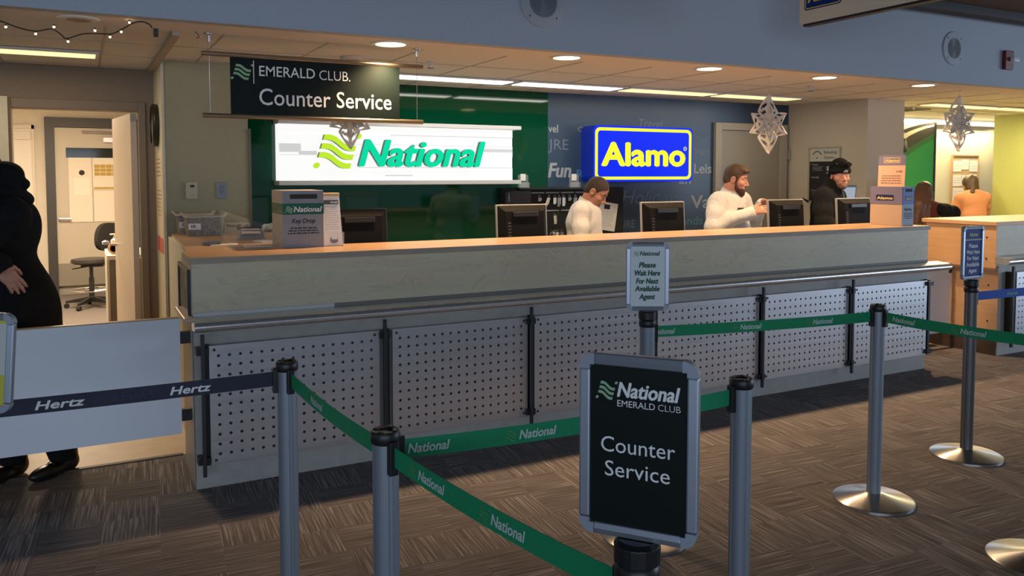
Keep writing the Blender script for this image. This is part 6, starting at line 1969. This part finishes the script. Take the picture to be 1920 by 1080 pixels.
# ---- person in a beanie and black jacket, looking back over the counter
def beanie_person():
    root = person('person in a black beanie and black zip jacket, sunglasses pushed up on the beanie', (6.23, 5.54, 0), math.radians(-66), 1.015)
    T = lean_T(0.14)
    SL, SR = q4(T, 0, 0.195, 1.375), q4(T, 0, -0.195, 1.375)
    nb = q4(T, 0.01, 0, 1.43)
    hc = q4(T, 0.065, 0, 1.575)
    H = Head(hc, RZ(-0.86) @ RY(0.03), 0.97)
    ER, WR = V3(0.10, -0.28, 1.14), V3(0.34, -0.18, 1.02)
    EL, WL = V3(0.12, 0.28, 1.14), V3(0.36, 0.16, 1.02)
    B = Field(LO, HI, 0.0062)
    torso(B, T, 1.0, 1.05)
    B.rc(SL, SR, 0.062, 0.062, 0.04)
    for S_ in (SL, SR):
        B.rc(nb + V3(-0.01, 0, -0.015), S_, 0.042, 0.046, 0.03)
    B.rc(nb, H.p(-0.025, 0, -0.055), 0.062, 0.058, 0.03)
    legs(B)
    B.chain([(0.0, 0.1, 0.05), (0.13, 0.1, 0.03)], [0.035, 0.028], 0.02); B.chain([(0.0, -0.1, 0.05), (0.13, -0.1, 0.03)], [0.035, 0.028], 0.02)
    arm(B, SR, ER, WR); arm(B, SL, EL, WL)
    hand(B, WR, (0.95, 0.1, -0.25), (0.2, 0.3, -1), 1, 0.4)
    hand(B, WL, (0.95, -0.1, -0.25), (0.2, -0.3, -1), -1, 0.4)
    H.skin(B)
    B.build('body', SKIN_B, root)
    A = Field(hc - 0.24, hc + 0.24, 0.0052)
    H.ell(A, (-0.014, 0, 0.072), (0.114, 0.093, 0.108), 0.0)
    H.ell(A, (-0.010, 0, 0.052), (0.120, 0.098, 0.046), 0.012, R=RY(-0.10))
    H.ell(A, (-0.045, 0, 0.01), (0.075, 0.086, 0.05), 0.02)
    A.half(H.p(0, 0, 0.020), H.R @ V3(0.16, 0, -1))
    A.build('beanie', BLACK_KNIT, root)
    lg = MB(Matrix(np.block([[H.R * H.k, H.c[:, None]], [np.zeros((1, 3)), np.ones((1, 1))]]).tolist()) @ frame((0.126, 0, 0.056), (0, 1, 0)))
    for i, y in enumerate((-0.010, -0.002, 0.006)):
        lg.box(-0.020 + 0.008 * i, 0.020 - 0.003 * i, y, y + 0.004, -0.018, 0.002)
    o = lg.build('emblem', mat('grey_emblem', (0.45, 0.45, 0.45), 0.6), None); o.parent = root
    S = Field(hc - 0.2, hc + 0.2, 0.005)
    H.ell(S, (0.045, 0, -0.070), (0.0505, 0.0515, 0.046), 0.0); H.ell(S, (0.072, 0, -0.094), (0.027, 0.029, 0.023), 0.02)
    for y in (-1, 1):
        H.rc(S, (0.010, y * 0.062, -0.015), (0.026, y * 0.053, -0.070), 0.007, 0.013, 0.012)
    H.rc(S, (0.0885, -0.020, -0.0515), (0.0885, 0.020, -0.0515), 0.0075, 0.0075, 0.004)
    H.ell(S, (0.10, 0, -0.064), (0.033, 0.020, 0.008), 0.0, 's')
    H.ell(S, (0.085, 0.040, -0.022), (0.05, 0.028, 0.030), 0.0, 's'); H.ell(S, (0.085, -0.040, -0.022), (0.05, 0.028, 0.030), 0.0, 's')
    S.half(H.p(0.05, 0, -0.045), H.R @ V3(0.35, 0, 1))
    S.build('beard', nmat('dark_beard', (0.12, 0.060, 0.040), (0.26, 0.135, 0.09), (300, 300, 200), 0.8), root)
    H.features(root)
    gl = MB(Matrix(np.block([[H.R * H.k, H.c[:, None]], [np.zeros((1, 3)), np.ones((1, 1))]]).tolist()))
    for y in (-1, 1):
        gl.ell = None
        P = [(0.030 * math.cos(a), 0.021 * math.sin(a)) for a in [2 * PI * i / 18 for i in range(18)]]
        gl.prism(P, -0.003, 0.003, 0, frame((0.104, y * 0.036, 0.122), (-0.45 * y, 1, 0), (-0.5, 0, 0.85)))
        gl.tube([(0.092, y * 0.066, 0.126), (0.02, y * 0.098, 0.105), (-0.05, y * 0.094, 0.085)], 0.003, 6)
    gl.tube([(0.108, -0.012, 0.124), (0.110, 0, 0.128), (0.108, 0.012, 0.124)], 0.003, 6)
    o = gl.build('sunglasses', mat('glossy_black_lens', (0.006, 0.006, 0.006), 0.06), None, smooth=True); o.parent = root
    Sh = Field(LO, HI, 0.0075)
    torso(Sh, T, 1.12, 1.08, 0.022, belly=0.01)
    Sh.rc(SL, SR, 0.082, 0.082, 0.04)
    Sh.chain([nb - V3(0, 0, 0.02), nb + V3(0.02, 0, 0.080)], [0.094, 0.082], 0.03)
    arm(Sh, SR, ER, WR, (0.078, 0.066, 0.046), 0.010); arm(Sh, SL, EL, WL, (0.078, 0.066, 0.046), 0.010)
    Sh.half((0, 0, 0.84), (0, 0, -1))
    for S_ in (SL, SR):
        Sh.rc(nb + V3(-0.01, 0, 0.012), S_, 0.070, 0.072, 0.03)
    Sh.rc(nb + V3(0.02, 0, 0.085), H.p(-0.02, 0, 0.02), 0.064, 0.10, 0.004, 's')
    Sh.rc(nb + V3(0.02, 0, 0.03), nb + V3(0.035, 0, 0.14), 0.062, 0.066, 0.0, 's')
    Sh.ripple(0.0034, 20, 22, 24, 1.0)
    Sh.build('jacket', BLACK_CLOTH, root)
    z = MB().tube([q4(T, 0.108, -0.02, 1.46), q4(T, 0.125, -0.02, 1.42), q4(T, 0.150, -0.02, 1.36)], 0.004, 6)
    o = z.build('zip', mat('zip_metal', (0.35, 0.35, 0.36), 0.35, 0.8), None); o.parent = root
    P = Field(LO, (0.65, 0.55, 1.05), 0.011)
    P.ell((0, 0, 0.92), (0.135, 0.185, 0.13), None, 0.0); legs(P, e=0.016); P.half((0, 0, 0.03), (0, 0, -1)); P.half((0, 0, 1.0), (0, 0, 1))
    P.build('trousers', TROUSERS, root)
    shoe(root, 0.0, 0.10); shoe(root, 0.0, -0.10)
    # bag at the back
    bag = thing('backpack', 'black bag hanging behind the person in the black beanie', 'bag', (5.90, 5.66, 1.05))
    F = Field((-0.22, -0.22, -0.30), (0.22, 0.22, 0.40), 0.009)
    F.ell((0, 0, 0.02), (0.11, 0.15, 0.27), RY(0.08), 0.0); F.ell((-0.04, 0, -0.06), (0.10, 0.14, 0.18), None, 0.03); F.ripple(0.003, 22, 22, 30)
    F.build('bag_body', BLACK_CLOTH, bag)
    st = MB().tube([(0.03, -0.08, 0.24), (0.10, -0.10, 0.33), (0.16, -0.10, 0.30)], 0.012, 8)
    o = st.build('strap', BLACK, None); o.parent = bag
    st = MB(); st.ball((-0.075, -0.115, 0.10), 0.008, 8)
    o = st.build('zip_pull', STEEL, None); o.parent = bag


beanie_person()


# ---- person in a long black coat standing behind the white gate
def coat_person():
    root = person('person in a long black coat standing behind the white gate, face out of frame', (-0.365, 4.96, 0), math.radians(200), 1.0)
    T = lean_T(0.06)
    SL, SR = q4(T, 0, 0.195, 1.40), q4(T, 0, -0.195, 1.40)
    nb = q4(T, 0.0, 0, 1.46)
    hc = q4(T, 0.07, 0, 1.60)
    H = Head(hc, RZ(0.2) @ RY(0.15), 0.98)
    inv = np.linalg.inv(np.array(Matrix.Translation((-0.365, 4.96, 0)) @ Matrix.Rotation(math.radians(200), 4, 'Z')))
    wl = lambda x, y, z: (inv @ np.array([x, y, z, 1.0]))[:3]
    EL, WL = wl(-0.53, 4.66, 1.24), wl(-0.365, 4.62, 1.165)
    ER, WR = V3(0.05, -0.28, 1.17), V3(0.22, -0.22, 1.0)
    a1, a2 = wl(-0.125, 4.97, 0.09), wl(-0.36, 5.02, 0.09)
    B = Field((-0.55, -0.6, -0.02), (0.7, 0.62, 1.95), 0.0062)
    torso(B, T, 1.0, 1.0)
    B.rc(SL, SR, 0.06, 0.06, 0.04)
    for S_ in (SL, SR):
        B.rc(nb + V3(-0.01, 0, -0.015), S_, 0.042, 0.046, 0.03)
    B.rc(nb, H.p(-0.025, 0, -0.055), 0.06, 0.056, 0.03)
    for a_, y in ((a1, 0.09), (a2, -0.09)):
        B.chain([(0, y, 0.90), (a_ + V3(0.02, y, 0.9)) / 2, a_], [0.085, 0.058, 0.042], 0.03)
    arm(B, SR, ER, WR); arm(B, SL, EL, WL)
    R2 = inv[:3, :3]
    hand(B, WL, R2 @ V3(0.62, -0.05, -0.78), R2 @ V3(-0.45, 0.85, -0.3), 1, 0.22, 1.0, 0.16)
    hand(B, WR, (0.4, 0.1, -0.9), (0.2, 0.9, 0), 1, 0.3)
    H.skin(B)
    B.build('body', SKIN_B, root)
    H.features(root)
    A = Field(hc - 0.28, hc + 0.24, 0.0065)
    H.ell(A, (-0.015, 0, 0.050), (0.112, 0.090, 0.100), 0.0); H.ell(A, (-0.07, 0, -0.02), (0.065, 0.08, 0.09), 0.03)
    H.ell(A, (0.11, 0, -0.01), (0.085, 0.13, 0.085), 0.0, 's')
    A.ripple(0.003, 60, 60, 10); A.build('hair', HAIR_DARK, root)
    C_ = Field((-0.62, -0.62, 0.3), (0.62, 0.62, 1.80), 0.0085)
    torso(C_, T, 1.2, 1.15, 0.03)
    C_.rc(SL, SR, 0.088, 0.088, 0.05)
    for S_ in (SL, SR):
        C_.rc(nb + V3(-0.01, 0, 0.0), S_, 0.07, 0.07, 0.03)
    C_.ell(q4(T, -0.055, 0, 1.33), (0.135, 0.19, 0.17), T[:3, :3], 0.05)
    C_.ell((-0.05, 0.0, 0.82), (0.205, 0.225, 0.36), None, 0.10)
    C_.ell((-0.06, 0.0, 0.64), (0.20, 0.23, 0.26), None, 0.06)
    arm(C_, SR, ER, WR, (0.085, 0.074, 0.055), 0.01); arm(C_, SL, EL, WL, (0.085, 0.074, 0.052), 0.01)
    C_.ell(WL + R2 @ V3(0.055, 0, -0.075), (0.07, 0.07, 0.07), None, 0.0, 's')
    C_.half((0, 0, 0.47), (0, 0, -1))
    C_.ripple(0.005, 17, 19, 12, 0.4)
    C_.build('coat', BLACK_CLOTH, root)
    Hd = Field((-0.45, -0.35, 1.25), (0.35, 0.35, 1.85), 0.0075)
    Hd.ell(q4(T, -0.060, 0, 1.585), (0.085, 0.115, 0.085), RY(0.3), 0.0); Hd.ell(q4(T, -0.055, 0, 1.50), (0.125, 0.15, 0.06), RY(-0.3), 0.03)
    Hd.ell(q4(T, -0.125, 0.03, 1.545), (0.035, 0.07, 0.035), None, 0.01)
    Hd.ripple(0.005, 25, 25, 25, 1.5)
    Hd.build('hood', BLACK_CLOTH, root)
    P = Field((-0.4, -0.4, 0), (0.4, 0.4, 0.95), 0.010)
    for a_, y in ((a1, 0.09), (a2, -0.09)):
        P.chain([(0, y, 0.88), (a_ + V3(0.02, y, 0.9)) / 2, a_ + V3(0, 0, -0.01)], [0.095, 0.075, 0.064], 0.02)
    P.half((0, 0, 0.07), (0, 0, -1)); P.build('trousers', BLACK_CLOTH, root)
    s1 = shoe(root, a1[0] - 0.0, a1[1], math.radians(22), tall=0.15)
    lc = MB()
    h_ = math.radians(22)
    for k in range(5):
        x0, z0 = 0.02 + 0.028 * k, 0.105 - 0.010 * k
        cx, cy = a1[0] + x0 * math.cos(h_), a1[1] + x0 * math.sin(h_)
        sx, sy = -math.sin(h_) * 0.026, math.cos(h_) * 0.026
        lc.tube([(cx - sx, cy - sy, z0 - 0.018), (cx, cy, z0), (cx + sx * .9, cy + sy * .9, z0 - 0.014)], 0.003, 5)
    o = lc.build('lace', mat('grey_lace', (0.06, 0.055, 0.05), 0.8), None); o.parent = s1
    shoe(root, a2[0], a2[1], math.radians(30), tall=0.12)
    dW = R2 @ V3(0.62, -0.05, -0.78); dW = dW / np.linalg.norm(dW)
    u = np.cross(dW, [0, 0, 1]); u /= np.linalg.norm(u); w = np.cross(dW, u)
    cb = WL + dW * 0.004
    o = MB().tube([tuple(cb + (u * math.cos(a) * 0.037 + w * math.sin(a) * 0.037)) for a in [2 * PI * i / 20 for i in range(20)]], 0.005, 6, closed=True).build('bracelet', mat('dark_bead', (0.02, 0.018, 0.016), 0.4), None, smooth=True)
    o.parent = root


coat_person()


# ---- two women beyond the long counter
def woman_back(label, loc, rz, sc, top, hairm, long_hair, lean, sleeves, pony=False, arm_pose=None, headz=1.57, tilt=0.3):
    root = person(label, loc, rz, sc)
    T = lean_T(lean)
    SL, SR = q4(T, 0, 0.17, 1.345), q4(T, 0, -0.17, 1.345)
    nb = q4(T, 0.0, 0, 1.40)
    hc = q4(T, 0.06, 0, 1.525)
    H = Head(hc, RY(tilt), 1.06 if pony else 0.94)
    ER, WR, EL, WL = arm_pose or (V3(0.16, -0.26, 1.12), V3(0.36, -0.12, 1.12), V3(0.16, 0.26, 1.12), V3(0.36, 0.12, 1.12))
    B = Field((-0.5, -0.55, -0.02), (0.75, 0.55, 1.85), 0.0075)
    torso(B, T, 0.95, 0.98)
    B.rc(SL, SR, 0.05, 0.05, 0.04); B.rc(nb, H.p(-0.025, 0, -0.055), 0.052, 0.05, 0.03)
    legs(B)
    B.chain([(0.0, 0.1, 0.05), (0.13, 0.1, 0.03)], [0.035, 0.028], 0.02); B.chain([(0.0, -0.1, 0.05), (0.13, -0.1, 0.03)], [0.035, 0.028], 0.02)
    arm(B, SR, ER, WR, (0.05, 0.04, 0.028)); arm(B, SL, EL, WL, (0.05, 0.04, 0.028))
    dR = WR - ER; dL = WL - EL
    hand(B, WR, dR, (0, 0.3, -1), 1, 0.4, 0.92); hand(B, WL, dL, (0, -0.3, -1), -1, 0.4, 0.92)
    H.skin(B); B.build('body', SKIN_B, root)
    H.features(root, brow=HAIR_BROWN)
    A = Field(hc - np.array([0.35, 0.25, 0.50]), hc + 0.24, 0.006)
    H.ell(A, (-0.015, 0, 0.048), (0.112, 0.092, 0.100), 0.0)
    H.ell(A, (-0.05, 0, -0.03), (0.070, 0.084, 0.095), 0.03)
    H.ell(A, (0.115, 0, -0.005), (0.085, 0.13, 0.085), 0.0, 's')
    if long_hair:
        A.chain([H.p(-0.06, 0, -0.02), nb + V3(-0.11, 0, -0.02), q4(T, -0.15, 0.0, 1.16)], [0.082, 0.085, 0.055], 0.03)
        A.chain([H.p(-0.03, 0.06, -0.02), nb + V3(-0.08, 0.07, -0.02), q4(T, -0.12, 0.08, 1.14)], [0.05, 0.052, 0.03], 0.02)
        A.chain([H.p(-0.03, -0.06, -0.02), nb + V3(-0.08, -0.07, -0.02), q4(T, -0.12, -0.08, 1.14)], [0.05, 0.052, 0.03], 0.02)
    if pony:
        A.chain([H.p(-0.11, 0.02, -0.07), H.p(-0.135, 0.045, -0.125), H.p(-0.12, 0.055, -0.165)], [0.030, 0.026, 0.012], 0.015)
    A.ripple(0.0028, 70, 70, 6); A.build('hair', hairm, root)
    Sh = Field((-0.55, -0.55, 0.75), (0.75, 0.55, 1.7), 0.0085)
    torso(Sh, T, 1.05, 1.06, 0.014); Sh.rc(SL, SR, 0.066, 0.066, 0.045)
    Sh.rc(nb - V3(0, 0, 0.03), nb + V3(0, 0, 0.005), 0.075, 0.062, 0.02)
    for S_ in (SL, SR):
        Sh.rc(nb + V3(-0.01, 0, 0.012), S_, 0.056, 0.058, 0.03)
    if not sleeves:
        arm(Sh, SR, ER, WR, (0.062, 0.052, 0.038), 0.008); arm(Sh, SL, EL, WL, (0.062, 0.052, 0.038), 0.008)
    Sh.half((0, 0, 0.84), (0, 0, -1)); Sh.ripple(0.0036, 20, 22, 26, 0.3)
    Sh.build('top', top, root)
    if sleeves:
        for S_, E_, W_ in ((SR, ER, WR), (SL, EL, WL)):
            Fs = Field(np.minimum(np.minimum(S_, E_), W_) - 0.12, np.maximum(np.maximum(S_, E_), W_) + 0.12, 0.008)
            arm(Fs, S_, E_, W_, (0.066, 0.062, 0.042), 0.010); Fs.ripple(0.004, 30, 28, 30)
            Fs.build('sleeve', sleeves, root)
    P = Field((-0.4, -0.4, 0), (0.4, 0.4, 1.02), 0.012)
    P.ell((0, 0, 0.92), (0.125, 0.178, 0.13), None, 0.0); legs(P, e=0.014); P.half((0, 0, 0.03), (0, 0, -1)); P.half((0, 0, 0.98), (0, 0, 1))
    P.build('trousers', TROUSERS, root)
    shoe(root, 0.0, 0.10); shoe(root, 0.0, -0.10)
    return root


woman_back('person with long brown hair and a black sleeve leaning on the second counter', (7.66, 5.55, 0), math.radians(22), 0.93, nmat('dark_red_knit', (0.075, 0.012, 0.012), (0.11, 0.02, 0.018), (80, 80, 80), 0.9), nmat('auburn_hair', (0.055, 0.024, 0.014), (0.15, 0.075, 0.042), (200, 200, 20), 0.5), True, 0.16, BLACK_CLOTH,
           arm_pose=(V3(0.28, -0.27, 1.30), V3(0.48, -0.12, 1.33), V3(0.16, 0.28, 1.14), V3(0.36, 0.15, 1.20)))
woman_back('person in an orange top with a low ponytail, seen from behind', (10.75, 6.95, 0), math.radians(58), 0.965, nmat('orange_knit', (0.50, 0.20, 0.10), (0.56, 0.235, 0.12), (80, 80, 80), 0.9), nmat('chestnut_hair', (0.035, 0.016, 0.009), (0.09, 0.045, 0.024), (200, 200, 20), 0.5), False, 0.20, None, pony=True,
           arm_pose=(V3(0.18, -0.215, 1.12), V3(0.36, -0.08, 1.12), V3(0.16, 0.25, 1.12), V3(0.36, 0.10, 1.12)))
